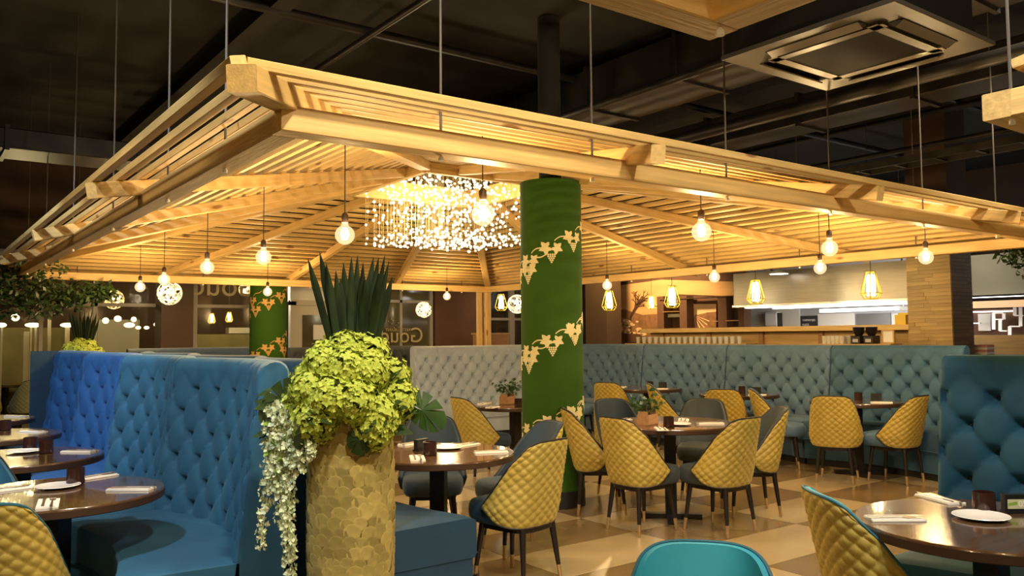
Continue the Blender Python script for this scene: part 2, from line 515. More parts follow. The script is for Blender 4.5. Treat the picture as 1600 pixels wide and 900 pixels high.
# ------------------------------------------------------------------ timber roofs (pergolas)
A_, B_ = 7.31, 9.16          # footprint of a roof, beam outer faces
ZB, HB = 2.23, 0.10          # underside and height of the ring beams
RH = 0.80                    # half width of the opening at the top
ZR = 3.03                    # underside of the rafters at the opening
OV = 0.29                    # overhang in plan
cxr, cyr = A_ / 2, B_ / 2
run_x, run_y = cxr - RH, cyr - RH
def local_box_bar(name, p0, p1, w, h, m, parent, ch=0.004, up=(0, 0, 1)):
    """bar as an object whose own x axis runs along it (so that the grain follows it)"""
    p0, p1 = Vector(p0), Vector(p1)
    L = (p1 - p0).length
    me = MB().bar((-L / 2, 0, 0), (L / 2, 0, 0), w, h, ch).mesh(name, m)
    o = put(name, me, parent)
    x = (p1 - p0).normalized()
    y = Vector(up).cross(x).normalized()
    z = x.cross(y)
    mt = Matrix((x, y, z)).transposed().to_4x4()
    mt.translation = (p0 + p1) / 2
    o.matrix_local = mt
    return o
def pergola(loc, label, rods, slats_on, rafters_on, beams_on=(0, 1, 2, 3), ring=True, post=True, OV=0.29):
    R = empty('pergola_roof', loc, 0, label, 'pergola', 'pergola roofs over the seating')
    w = HB
    # sides: 0 front (y=0), 1 left (x=0), 2 back (y=B), 3 right (x=A)
    ends = {0: ((0, w / 2), (A_, w / 2)), 1: ((w / 2, w), (w / 2, B_ - w)), 2: ((0, B_ - w / 2), (A_, B_ - w / 2)), 3: ((A_ - w / 2, w), (A_ - w / 2, B_ - w))}
    for s in beams_on:
        (x0, y0), (x1, y1) = ends[s]
        local_box_bar('ring_beam', (x0, y0, ZB + HB / 2), (x1, y1, ZB + HB / 2), w, HB, 'pine', R)
    z0 = ZB + HB - 0.02
    rh = 0.09
    def side_pt(s, f, t):
        """f along the beam 0..1, t inward 0 at beam, 1 at the opening"""
        if s in (0, 2):
            x = A_ * f + (cxr - RH + 2 * RH * f - A_ * f) * t
            y = run_y * t if s == 0 else B_ - run_y * t
        else:
            y = B_ * f + (cyr - RH + 2 * RH * f - B_ * f) * t
            x = run_x * t if s == 1 else A_ - run_x * t
        return x, y
    def zc(t):
        return z0 + (ZR - z0) * t
    for s, f in rafters_on:
        run = run_y if s in (0, 2) else run_x
        if f in (0, 1):
            t0 = -OV / 3.1
        else:
            t0 = -OV / run
        xa, ya = side_pt(s, f, t0)
        xb, yb = side_pt(s, f, 1.0)
        hip = f in (0, 1)
        local_box_bar('hip_rafter' if hip else 'rafter', (xa, ya, zc(t0) + rh / 2), (xb, yb, zc(1.0) + rh / 2), 0.10 if hip else 0.075, rh, 'pine', R)
    N = 23
    for s in (0, 1, 2, 3):
        run = run_y if s in (0, 2) else run_x
        sl = (ZR - z0) / run
        for k in range(N):
            if not slats_on(s, k):
                continue
            o_ = OV - 0.02 if OV > 0 else OV
            t = -o_ / run + k * ((0.985 + o_ / run) / (N - 1))
            z = zc(t) + rh + 0.019
            a, b2 = Vector(side_pt(s, 0, t)), Vector(side_pt(s, 1, t))
            e_ = (b2 - a).normalized() * (0.026 if s in (0, 2) else -0.028)
            a, b2 = a - e_, b2 + e_
            n = {0: (0, -sl, 1), 2: (0, sl, 1), 1: (-sl, 0, 1), 3: (sl, 0, 1)}[s]
            local_box_bar('slat', (a[0], a[1], z), (b2[0], b2[1], z), 0.054, 0.036, 'pine', R, 0.003, n)
    if ring:
        q = RH
        for dx, dy, lx, ly in ((0, -q, 2 * q, 0.06), (0, q, 2 * q, 0.06), (-q, 0, 0.06, 2 * q), (q, 0, 0.06, 2 * q)):
            p0 = (cxr + dx - (lx / 2 if ly < 0.1 else 0), cyr + dy - (ly / 2 if lx < 0.1 else 0), ZR + 0.09)
            p1 = (cxr + dx + (lx / 2 if ly < 0.1 else 0), cyr + dy + (ly / 2 if lx < 0.1 else 0), ZR + 0.09)
            local_box_bar('opening_frame', p0, p1, 0.06, 0.22, 'pine', R)
    if post:
        local_box_bar('post', (A_ - 0.05, B_ - 0.05, 0.0), (A_ - 0.05, B_ - 0.05, ZB), 0.10, 0.10, 'pine', R, 0.004, (1, 0, 0))
        local_box_bar('post', (A_ - 0.22, B_ - 0.05, 0.0), (A_ - 0.22, B_ - 0.05, ZB), 0.05, 0.10, 'pine', R, 0.004, (1, 0, 0))
    for x, y in rods:
        rd = MB().tube([(x, y, ZB - 0.012), (x, y, 4.3)], 0.006, 6).build('hanger_rod', 'rod', R)
        MB().lathe([(0.012, 0), (0.012, 0.012), (0.006, 0.02)], 8, (x, y, ZB - 0.02)).build('nut', 'nut_white', rd)
    return R
FX, FY = 1.135, 2.98
all_raft = [(0, 0), (0, 1), (2, 0), (2, 1)] + [(s, f) for s in range(4) for f in (0.25, 0.5, 0.75)]
rods1 = ([(A_ * f, 0.05) for f in (0.10, 0.22, 0.36, 0.5, 0.66, 0.82, 0.95)] + [(0.05, B_ * f) for f in (0.09, 0.2, 0.36, 0.54, 0.72, 0.88)]
         + [(A_ * f, B_ - 0.05) for f in (0.1, 0.32, 0.54, 0.76, 0.92)] + [(A_ - 0.05, B_ * f) for f in (0.15, 0.3, 0.45, 0.6, 0.75)])
main_roof = pergola((FX, FY, 0), 'large pine slatted pergola roof hanging over the dining area, nearest whole one', rods1, lambda s, k: True, all_raft)
pergola((1.713 - A_, 1.427 - B_, 0), 'pine pergola roof of which only a corner shows at top centre', [(A_ - 0.05, B_ - 0.08)],
        lambda s, k: s in (2, 3) and k < 8, [(2, 1), (2, 0.75), (3, 0.75)], (2, 3), False, False, -0.11)
pergola((3.216, 1.40 - B_, 0), 'pine pergola roof of which only a beam end shows at right edge', [(0.05, B_ - 0.08)],
        lambda s, k: s in (1, 2) and k < 8, [(2, 0), (2, 0.25), (1, 0.75)], (1, 2), False, False, -0.11)
for px, py in ((752, 246), (837, 240), (1513, 372), (170, 355), (690, 250)):
    pass

def roof_z(x, y):
    """underside of the slats above a point of the main roof"""
    lx, ly = x - FX, y - FY
    t = min(lx / run_x, (A_ - lx) / run_x, ly / run_y, (B_ - ly) / run_y)
    return ZB + HB + (ZR - ZB - HB) * min(t, 1) + 0.08

# ------------------------------------------------------------------ bulbs on cords
BR = 0.062
bulb_prof = [(0.004, -BR)]
for q in range(1, 11):
    a_ = -PI / 2 + q * (PI * 0.86) / 10
    bulb_prof.append((BR * math.cos(a_), BR * math.sin(a_)))
bulb_prof += [(0.021, 0.068), (0.018, 0.082)]
me_bulb = MB().lathe(bulb_prof, 20).mesh('glass_globe', 'bulb_glass', True)
fil = MB()
for q in range(7):
    a_ = q * 2 * PI / 7
    fil.tube([(0.012 * math.cos(a_), 0.012 * math.sin(a_), 0.045), (0.026 * math.cos(a_ + .3), 0.026 * math.sin(a_ + .3), 0.005), (0.014 * math.cos(a_ + .6), 0.014 * math.sin(a_ + .6), -0.03)], 0.0035, 5)
me_fil = fil.mesh('filament', 'filament')
me_sock = MB().lathe([(0.020, 0.078), (0.022, 0.085), (0.022, 0.125), (0.012, 0.14), (0.004, 0.142)], 14).mesh('socket', 'socket', True)
BULBS = [((2.40, 11.0), 'far left pendant bulb, lowest one by the brown column'), ((2.32, 9.52), 'globe pendant bulb just above the wire ball lamp on the left'),
         ((2.25, 7.71), 'globe pendant bulb third from the left of the near left row'), ((2.34, 6.51), 'globe pendant bulb hanging left of the spiky plant'),
         ((2.26, 4.83), 'large globe pendant bulb hanging right over the spiky plant'), ((4.14, 11.34), 'small globe pendant bulb in front of the far green column'),
         ((2.49, 3.62), 'globe pendant bulb hanging in front of the sparkling chandelier'), ((7.08, 11.33), 'small globe pendant bulb before the dark brown far wall'),
         ((4.07, 3.48), 'large globe pendant bulb nearest right of the green pillar'), ((7.43, 6.18), 'globe pendant bulb before the left end of the steel hood'),
         ((5.71, 3.63), 'globe pendant bulb, upper one of the pair before the hood'), ((7.36, 4.79), 'globe pendant bulb, lower one of the pair before the hood'),
         ((7.12, 3.61), 'globe pendant bulb before the wooden strip column'), ((7.41, 7.93), 'globe pendant bulb just right of the green pillar')]
for k, ((x, y), lab) in enumerate(BULBS):
    z = 2.10
    r = empty('pendant_bulb', (x, y, z), k * 1.3, lab, 'lamp', 'globe pendant bulbs under the pergola')
    put('glass_globe', me_bulb, r)
    put('filament', me_fil, r)
    put('socket', me_sock, r)
    MB().tube([(0, 0, 0.14), (0, 0, roof_z(x, y) + 0.0 - z)], 0.0035, 6).build('cord', 'cord', r)
    L_ = lamp('bulb_light', 'POINT', (0, 0, 0), 57, WARM, 0.04)
    L_.parent = r

# the bulbs of the neighbouring roofs behind and beside the camera (outside the frame)
for p in ((0.6, -0.3, 2.1), (-1.6, 0.6, 2.1), (4.6, 0.2, 2.1), (-1.2, -2.0, 2.1), (6.6, 0.3, 2.1)):
    lamp('bulb_light', 'POINT', p, 20, WARM, 0.06)

# ------------------------------------------------------------------ bead chandelier in the roof opening
CX, CY = FX + cxr, FY + cyr
ch = empty('bead_chandelier', (CX, CY, 0), 0, 'square chandelier of glowing glass beads hanging in the roof opening', 'chandelier')
MB().box((0, 0, 3.60), (1.5, 1.5, 0.03)).build('ceiling_plate', 'bead_wire', ch)
beads, wires = MB(), MB()
rnd = random.Random(3)
G = 17
for i in range(G):
    for j in range(G):
        x = (i - (G - 1) / 2) * 1.36 / (G - 1) + rnd.uniform(-.02, .02)
        y = (j - (G - 1) / 2) * 1.36 / (G - 1) + rnd.uniform(-.02, .02)
        zl = 2.44 + rnd.uniform(0, 0.10)
        wires.tube([(x, y, zl), (x, y, 3.59)], 0.0010, 3, caps=False)
        z = zl
        while z < 3.25:
            beads.ball((x + rnd.uniform(-.01, .01), y + rnd.uniform(-.01, .01), z), rnd.uniform(0.009, 0.017), 7, 5)
            z += rnd.uniform(0.16, 0.42)
tag(beads.build('glass_beads', 'bead_glow', ch, True), kind='stuff')
tag(wires.build('bead_wires', 'bead_wire', ch), kind='stuff')
for z in (2.65, 2.95):
    L_ = lamp('chandelier_light', 'POINT', (0, 0, z), 26, (1.0, 0.80, 0.46), 0.35)
    L_.parent = ch

# ------------------------------------------------------------------ green pillars with printed vines
def leaf_poly(s, rot):
    """five pointed lobes, stalk notch at the back"""
    key = [(0, 1.0), (16, 0.72), (34, 0.55), (52, 0.74), (68, 0.95), (84, 0.70), (104, 0.50), (124, 0.66), (140, 0.74), (160, 0.50), (180, 0.22)]
    pts = [(math.radians(d), r) for d, r in key] + [(math.radians(-d), r) for d, r in reversed(key[1:-1])]
    return [(s * r * math.cos(a + rot), s * r * math.sin(a + rot)) for a, r in pts]
def wrapped(poly, rad, a0, z0, off):
    return [((rad + off) * math.cos(a0 + x / rad), (rad + off) * math.sin(a0 + x / rad), z0 + y) for x, y in poly]
def pillar(loc, rad, h, label, cam_dir, vines, printm):
    R = empty('round_pillar', loc, 0, label, 'pillar')
    MB().lathe([(rad, 0.14), (rad, h)], 64).build('shaft', 'pillar_green', R, 40)
    MB().lathe([(0.10, h), (0.10, 4.29)], 24).build('upper_core', 'ceiling_black', R, 40)
    MB().lathe([(rad + 0.004, 0.0), (rad + 0.004, 0.14), (rad - 0.01, 0.145)], 48).build('base_band', 'plinth_black', R, True)
    a0 = math.atan2(cam_dir[1], cam_dir[0])
    def patch(mb, poly, u, z):
        # u: metres to the right as seen from the camera; fan from centre so that it follows the curve
        cxp = sum(p[0] for p in poly) / len(poly); cyp = sum(p[1] for p in poly) / len(poly)
        vs = wrapped([(cxp + u, cyp)] + [(x + u, y) for x, y in poly], rad, a0, z, 0.0025)
        n = len(poly)
        mb.add(vs, [(0, 1 + i, 1 + (i + 1) % n) for i in range(n)])
    for zc_, slope in vines:
        lv, gp, st = MB(), MB(), MB()
        K = 15
        per = 0.21
        for k in range(-7, 8):
            u = k * per
            z = zc_ + slope * u
            if z > h - 0.12 or z < 0.32:
                continue
            patch(lv, leaf_poly(0.072, 3.5), u - 0.040, z + 0.012)
            patch(lv, leaf_poly(0.064, -0.45), u + 0.045, z + 0.010)
            for row in range(5):
                for q in range(max(1, (4, 4, 3, 2, 1)[row])):
                    c = [(0.0088 * math.cos(w * PI / 4), 0.0088 * math.sin(w * PI / 4)) for w in range(8)]
                    patch(gp, c, u + 0.004 + (q - ((4, 4, 3, 2, 1)[row] - 1) / 2) * 0.0185, z - 0.048 - row * 0.0165)
            seg = []
            for w in range(9):
                f = w / 8
                uu = u + 0.03 + f * per * 0.75
                seg.append((uu, z + slope * (uu - u) + 0.05 + 0.012 * math.sin(f * 6)))
            poly = [(a, b + 0.005) for a, b in seg] + [(a, b - 0.005) for a, b in reversed(seg)]
            for w in range(8):
                patch(st, [seg[w], (seg[w][0], seg[w][1] + 0.011), (seg[w + 1][0], seg[w + 1][1] + 0.011), seg[w + 1]], 0, 0)
        lv.build('vine_leaves', printm, R)
        gp.build('grape_bunches', printm, R)
        st.build('vine_stem', printm, R)
    # z of stems/leaves were given relative to the floor
    return R
cam_from = lambda x, y: (-x, -y)
pillar((4.62, 5.66, 0), 0.27, 2.80, 'thick green pillar printed with cream grapevines beside the set tables', cam_from(4.62, 5.66), ((2.19, 0.47), (1.40, 0.42), (0.72, 0.36)), 'print_cream')
pillar((4.67, 12.75, 0), 0.28, 2.80, 'green pillar with copper vine print far back beneath the roof', cam_from(4.67, 12.75), ((2.0, 0.5), (1.30, 0.5)), 'print_copper')

# ------------------------------------------------------------------ upholstered booths
TOPB = 1.342
SAG = 0.175
def booth_meshes(W, top=TOPB, sag=SAG, dx=0.218, dz=0.125, key=''):
    nb = max(2, round(W / dx))
    dx = W / nb
    zrow0 = top - 0.20
    def yarc(x): return -sag * (1 - (2 * x / W) ** 2)
    def yrec(z): return -0.12 * max(0.0, (z - 0.40)) / (top - 0.40)
    def disp(x, z):
        X = x / dx + nb / 2
        Z = (zrow0 - z) / dz
        p, q = X + Z / 2, X - Z / 2          # buttons where both are whole numbers (+ half shift)
        edge = min(1.0, max(0.0, (W / 2 - abs(x)) / 0.03)) ** 0.5
        if Z >= 0:
            a = abs(math.sin(PI * p)); b = abs(math.sin(PI * q))
            puff = 0.030 * (a * b) ** 0.38
            pit = 0.0
        else:
            a = abs(math.sin(PI * X))
            fade = min(1.0, -Z / 1.4)
            p0, q0 = X + Z / 2, X - Z / 2
            puff = 0.030 * ((1 - fade) * (abs(math.sin(PI * p0)) * abs(math.sin(PI * q0))) ** 0.38 + fade * a ** 0.3)
        dpx = abs(p - round(p)); dqx = abs(q - round(q))
        dd = ((dpx + dqx) ** 2) * 18
        pit = -0.058 * math.exp(-dd * 1.2) if Z > -0.3 else 0.0
        return (puff + pit) * edge
    nu = int(W / 0.0135)
    rows = []
    zz = 0.34
    zend = top - 0.062
    n_r = 80
    for k in range(n_r + 1):
        rows.append(('f', zz + (zend - zz) * k / n_r))
    for k in range(1, 9):
        rows.append(('r', PI * k / 8))
    rows.append(('b', 0.8)); rows.append(('b', 0.0))
    vs, fs = [], []
    r0 = 0.062
    for kind, val in rows:
        for i in range(nu + 1):
            x = W * (i / nu - 0.5)
            ya = yarc(x)
            if kind == 'f':
                y = ya + yrec(val) + disp(x, val); z = val
            elif kind == 'r':
                yc = ya + yrec(zend) - r0
                e = disp(x, zend) * max(0.0, math.cos(val)) if val < PI / 2 else 0
                y = yc + (r0 + e) * math.cos(val); z = zend + r0 * math.sin(val)
            else:
                y = ya - 0.125 + yrec(zend) * (0.9 if val > 0.5 else 0.75); z = val
            vs.append((x, y, z))
    n = nu + 1
    for j in range(len(rows) - 1):
        fs += [(j * n + i, j * n + i + 1, (j + 1) * n + i + 1, (j + 1) * n + i) for i in range(nu)]
    fs.append(tuple(j * n for j in range(len(rows))))
    fs.append(tuple(j * n + nu for j in range(len(rows) - 1, -1, -1)))
    back = MB().add(vs, fs).mesh('backrest' + key, 'velvet_blue', 60)
    bt = MB()
    Zr = 0
    while zrow0 - Zr * dz > 0.46:
        z = zrow0 - Zr * dz
        for k in range(0, nb + 1):
            X = k + (0.5 if Zr % 2 else 0.0)
            x = (X - nb / 2) * dx
            if abs(x) > W / 2 - 0.05:
                continue
            bt.ball((x, yarc(x) + yrec(z) - 0.050, z), 0.014, 8, 4)
        Zr += 1
    btn = bt.mesh('tuft_buttons' + key, 'button_dark', True)
    # seat cushion: rounded front, concave front edge
    sec = [(0.0, 0.30), (0.0, 0.475)]
    ns = 40
    fr = [(0.0, 0.455), (-0.006, 0.472), (-0.03, 0.482), (-0.07, 0.486), (-0.30, 0.478)]
    vs, fs = [], []
    for i in range(ns + 1):
        x = W * (i / ns - 0.5)
        yf = 0.50 - 0.13 * (1 - (2 * x / W) ** 2)
        yb = yarc(x) - 0.02
        e = min(1.0, min(i, ns - i) / 1.5)
        col = [(x, yf - 0.01, 0.26), (x, yf, 0.29)]
        for a, z in fr:
            t = -a / 0.30
            y = yf + a if a > -0.2 else yb
            col.append((x, y, z - 0.012 * (1 - e)))
        col.append((x, yb, 0.26))
        vs += col
    m_ = len(fr) + 3
    for i in range(ns):
        fs += [(i * m_ + k, i * m_ + k + 1, (i + 1) * m_ + k + 1, (i + 1) * m_ + k) for k in range(m_ - 1)]
    fs.append(tuple(range(m_)))
    fs.append(tuple(ns * m_ + k for k in range(m_ - 1, -1, -1)))
    seat = MB().add(vs, fs).mesh('seat_cushion' + key, 'velvet_blue', 40)
    def slab(z0, z1, inset, nm, mm):
        poly = []
        for i in range(ns + 1):
            x = (W - 0.01) * (i / ns - 0.5)
            poly.append((x, 0.50 - 0.13 * (1 - (2 * x / W) ** 2) - inset))
        for i in range(ns, -1, -1):
            x = (W - 0.01) * (i / ns - 0.5)
            poly.append((x, yarc(x) - 0.03))
        return MB().plate(poly, z0, z1).mesh(nm + key, mm)
    base = slab(0.07, 0.262, 0.02, 'seat_base', 'velvet_blue')
    plinth = slab(0.0, 0.07, 0.06, 'plinth', 'plinth_black')
    # welt along the front top edge
    welt = MB().tube([(W * (i / ns - 0.5), 0.502 - 0.13 * (1 - (2 * (i / ns - 0.5)) ** 2), 0.285) for i in range(ns + 1)], 0.006, 6).mesh('welt' + key, 'velvet_blue', True)
    return back, btn, seat, base, plinth, welt
BM = booth_meshes(1.445)
BMW = booth_meshes(2.1, 1.315, 0.10)
BMR = booth_meshes(1.492, 1.315, 0.13)
BMD = booth_meshes(2.3, 1.315, 0.08)
def booth(ms, loc, rz, m, label, group):
    R = empty('booth_bench', loc, rz, label, 'booth bench', group)
    put('backrest', ms[0], R, m=m)
    tag(put('tuft_buttons', ms[1], R), kind='stuff')
    put('seat_cushion', ms[2], R, m=m)
    put('seat_base', ms[3], R, m=m)
    put('plinth', ms[4], R)
    put('welt', ms[5], R, m=m)
    return R
LB_ = [('velvet_blue', 'tufted blue velvet booth nearest on the left, beside the flower vase'), ('velvet_blue', 'tufted blue velvet booth second from the flower vase'),
       ('velvet_royal', 'tufted blue velvet booth third from the flower vase'), ('velvet_royal', 'tufted blue velvet booth at the far end of the left row')]
for k, (m, lab) in enumerate(LB_):
    booth(BM, (1.21, 4.41 + 1.46 * k, 0), PI / 2, m, lab, 'blue booths in the left row')
BME = booth_meshes(0.66, TOPB, 0.05)
be = booth(BME, (1.27, 9.86, 0), PI / 2, 'velvet_royal', 'narrow blue velvet booth closing the far end of the left row', 'blue booths in the left row')
MB().bar((0.36, 0.12, 0.67), (0.36, -0.36, 0.67), 0.07, 1.33, 0.02).build('end_panel', 'velvet_navy_shaded', be)
for k in range(3):
    booth(BM, (2.05, 4.51 + 1.46 * k, 0), -PI / 2, 'velvet_navy_shaded', ['blue booth whose seat end shows right of the vase', 'blue booth back to back with the second left one', 'blue booth back to back with the third left one'][k], 'blue booths back to back with the left row')
RB_ = ['tufted slate booth at the near right end, before the strip wood column', 'tufted slate booth second from the right of the far row',
       'tufted slate booth third from the right of the far row', 'tufted slate booth just right of the green pillar']
for k, lab in enumerate(RB_):
    booth(BMR, (8.62, 4.82 + 1.51 * k, 0), PI / 2, 'velvet_petrol' if k == 0 else 'velvet_slate', lab, 'slate booths along the right')
booth(BMW, (7.03, 10.35, 0), PI, 'velvet_grey', 'wide pale grey tufted booth just left of the green pillar', 'booths along the back')
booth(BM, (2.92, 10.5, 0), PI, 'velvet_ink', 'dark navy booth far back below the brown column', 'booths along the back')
booth(BMD, (5.72, 11.45, 0), PI, 'velvet_black', 'black booth far back below the mirrored window lettering', 'booths along the back')
booth(BM, (3.92, 1.27, 0), PI / 2, 'velvet_teal', 'tall teal tufted booth in the right foreground behind the table', 'booths in the foreground')

# ------------------------------------------------------------------ quilted chairs
def chair_meshes():
    zt, zb = 0.85, 0.345
    def phimax(v):
        z = zb + (zt - zb) * v
        # side outline: forward-most at z ~ 0.50
        if z < 0.46:
            f = (z - zb) / (0.46 - zb)
            return 80 + (106 - 80) * f
        f = (z - 0.46) / (zt - 0.46)
        return 106 - (106 - 50) * f ** 0.95
    def pt(s, v):
        # round the upper and lower corners
        z = zb + (zt - zb) * v
        ph = math.radians(phimax(v)) * s
        top_drop = 0.04 * abs(s) ** 4 * max(0.0, (v - 0.72) / 0.28)
        bot_rise = 0.03 * abs(s) ** 5 * max(0.0, (0.2 - v) / 0.2)
        wv = 0.235 * (1.0 - 0.17 * max(0.0, v - 0.2) / 0.8) * (0.93 + 0.07 * min(1, v / 0.2))
        dv = 0.22
        sn, cs = math.sin(ph), math.cos(ph)
        rad_ = ((abs(sn) / wv) ** 2.7 + (abs(cs) / dv) ** 2.7) ** (-1 / 2.7)
        x, y = rad_ * sn, -rad_ * cs
        y = y - 0.085 * max(0.0, v - 0.25) / 0.75 + 0.03 * max(0.0, 0.25 - v) / 0.25
        return Vector((x, y, z - top_drop + bot_rise))
    def nrm(s, v):
        ph = math.radians(phimax(v)) * s
        return Vector((math.sin(ph), -math.cos(ph), 0))
    NU, NV = 130, 76
    # arc length table at mid height for an even quilt
    arc = [0.0]
    for i in range(1, 201):
        arc.append(arc[-1] + (pt(-1 + 2 * i / 200, 0.45) - pt(-1 + 2 * (i - 1) / 200, 0.45)).length)
    half = arc[100]
    def al(s, v):
        return (arc[int(round((s * 0.5 + 0.5) * 200))] - half) * (phimax(v) / phimax(0.45))
    def outer(u, v):
        s = u * 2 - 1
        p, n = pt(s, v), nrm(s, v)
        a, b = al(s, v) / 0.066, (zb + (zt - zb) * v) / 0.058
        q = (abs(math.sin(PI * (a + b))) * abs(math.sin(PI * (a - b)))) ** 0.45
        edge = min(1, min(u, 1 - u) / 0.03) * min(1, min(v, 1 - v) / 0.04)
        return p + n * (0.008 + 0.0105 * q * edge)
    outm = MB().grid(NU, NV, outer).mesh('quilted_shell', 'mustard', True)
    inn = MB()
    nu, nv = 60, 30
    def inner(u, v):
        s = u * 2 - 1
        p, n = pt(s, v), nrm(s, v)
        bulge = 0.018 * math.sin(PI * u) * math.sin(PI * v)
        return p - n * (0.020 + bulge)
    inn.grid(nu, nv, inner)
    # rim between inner and outer
    ring = [(i / nu, 0.0) for i in range(nu)] + [(1.0, j / nv) for j in range(nv)] + [(1 - i / nu, 1.0) for i in range(nu)] + [(0.0, 1 - j / nv) for j in range(nv)]
    vs = []
    for u, v in ring:
        s = u * 2 - 1
        p, n = pt(s, v), nrm(s, v)
        vs += [p + n * 0.008, p - n * 0.006, p - n * 0.020]
    k = len(ring)
    fs = []
    for i in range(k):
        j = (i + 1) % k
        fs += [(3 * i, 3 * j, 3 * j + 1, 3 * i + 1), (3 * i + 1, 3 * j + 1, 3 * j + 2, 3 * i + 2)]
    inn.add(vs, fs)
    innm = inn.mesh('inner_back', 'velvet_slate', 70)
    pts = []
    for u, v in ring:
        s = u * 2 - 1
        p, n = pt(s, v), nrm(s, v)
        pts.append(p + n * 0.006)
    pip = MB().tube(pts, 0.0065, 6, closed=True).mesh('piping', 'piping_black', True)
    # seat cushion
    def se(a, rx, ry, e=0.55):
        c, s = math.cos(a), math.sin(a)
        return rx * math.copysign(abs(c) ** e, c), ry * math.copysign(abs(s) ** e, s)
    st = MB()
    prof = [(0.80, 0.345), (0.93, 0.350), (0.985, 0.375), (1.0, 0.41), (0.985, 0.445), (0.93, 0.468), (0.75, 0.478), (0.4, 0.482), (0.02, 0.483)]
    n = 40
    vs, fs = [], []
    for r, z in prof:
        for q in range(n):
            x, y = se(q * 2 * PI / n, 0.215 * r, 0.235 * r)
            vs.append((x, y + 0.04, z))
    for i in range(len(prof) - 1):
        fs += [(i * n + q, i * n + (q + 1) % n, (i + 1) * n + (q + 1) % n, (i + 1) * n + q) for q in range(n)]
    fs.append(tuple(range(n - 1, -1, -1)))
    fs.append(tuple((len(prof) - 1) * n + q for q in range(n)))
    seatm = MB().add(vs, fs).mesh('seat', 'velvet_slate', 60)
    fr = MB().plate([se(q * 2 * PI / 24, 0.17, 0.19) for q in range(24)], 0.315, 0.348).mesh('seat_frame', 'leg_black')
    legm = MB().tube([(0, 0, 0.345), (0.04, 0, 0.085)], [0.021, 0.0135], 12).mesh('leg', 'leg_black', 40)
    tipm = MB().tube([(0.0402, 0, 0.086), (0.052, 0, 0.0)], [0.0140, 0.0105], 12).mesh('leg_tip', 'brass', 40)
    return outm, innm, pip, seatm, fr, legm, tipm
CM = chair_meshes()
def chair(x, y, face, inner, label, group, pipm='piping_black', shell='mustard'):
    """face: direction (dx, dy) the sitter would look"""
    rz = math.atan2(face[1], face[0]) - PI / 2
    R = empty('quilted_chair', (x, y, 0), rz, label, 'chair', group)
    put('quilted_shell', CM[0], R, m=shell)
    put('inner_back', CM[1], R, m=inner)
    put('piping', CM[2], R, m=pipm)
    put('seat', CM[3], R, m=inner)
    put('seat_frame', CM[4], R)
    for sx, sy in ((-1, -1), (1, -1), (-1, 1), (1, 1)):
        l = put('leg', CM[5], R, (0.135 * sx, 0.155 * sy - (0.0 if sy > 0 else 0.0), 0.0), math.atan2(sy, sx))
        put('leg_tip', CM[6], l)
    return R
G3, G1, GB, GF, GL = 'chairs at the round table behind the pillar aisle', 'chairs at the table beside the vase', 'chairs along the slate booths', 'chairs in the right foreground', 'chairs on the left'
chair(4.52, 4.50, (1, -0.02), 'velvet_smoke', 'mustard quilted chair, nearest left at the middle round table', G3)
chair(4.95, 4.12, (-0.06, 1), 'velvet_smoke', 'mustard quilted chair, nearest right at the middle round table', G3)
chair(5.62, 4.36, (-0.78, 0.55), 'velvet_smoke', 'mustard chair with grey inside seen edge on, right end of middle table', G3)
chair(4.72, 5.18, (0.80, -0.60), 'velvet_smoke', 'mustard quilted chair standing against the foot of the green pillar', G3)
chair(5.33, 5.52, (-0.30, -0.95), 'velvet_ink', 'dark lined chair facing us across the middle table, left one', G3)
chair(5.82, 5.02, (-0.85, -0.60), 'velvet_smoke', 'grey lined chair facing us across the middle table, right one', G3)
chair(3.02, 4.05, (-0.22, 0.97), 'velvet_navy_shaded', 'mustard quilted chair at right of the table beside the vase', G1)
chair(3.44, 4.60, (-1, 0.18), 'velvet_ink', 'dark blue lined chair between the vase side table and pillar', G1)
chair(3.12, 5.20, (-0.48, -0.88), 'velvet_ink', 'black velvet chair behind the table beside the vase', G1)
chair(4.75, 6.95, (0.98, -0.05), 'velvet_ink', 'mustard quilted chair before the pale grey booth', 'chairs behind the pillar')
chair(7.50, 4.76, (0.90, 0.42), 'velvet_slate', 'mustard quilted chair seen square from behind, near right', GB)
chair(7.90, 4.38, (-0.05, 1), 'velvet_slate', 'mustard quilted chair next to the foreground booth edge', GB)
chair(7.80, 5.64, (0.62, -0.78), 'velvet_slate', 'mustard chair in profile left of the near right set table', GB)
chair(7.52, 6.14, (0.84, 0.54), 'velvet_slate', 'mustard quilted chair at the second slate booth table', GB)
chair(7.74, 7.14, (0.72, -0.70), 'velvet_slate', 'mustard chair in profile between the two farther booth tables', GB)
chair(7.54, 7.96, (0.92, 0.38), 'velvet_slate', 'mustard quilted chair at the third slate booth table', GB)
chair(7.78, 9.0, (0.5, -0.86), 'velvet_slate', 'mustard chair half hidden by the green pillar, farthest back', GB)
chair(3.07, 1.73, (0.80, -0.60), 'velvet_sky_lit', 'large mustard quilted chair at the right foreground table', GF, 'piping_teal')
chair(1.655, 1.44, (-0.76, -0.65), 'velvet_sky_lit', 'bright turquoise chair back at the bottom edge', GF, 'piping_teal')
chair(0.36, 3.93, (0.42, 0.91), 'velvet_blue', 'mustard quilted chair at the bottom left corner', GL, 'piping_teal')
chair(0.36, 5.02, (0.25, -0.97), 'velvet_blue', 'blue velvet chair at the left edge behind the nearest left table', GL)

chair(1.62, 14.75, (-0.3, 0.95), 'chair_white', 'pale chair beyond the far left glass', GL, 'piping_black', 'chair_white')
chair(1.02, 14.45, (0.2, 0.97), 'velvet_royal', 'blue chair beyond the far left glass', GL)
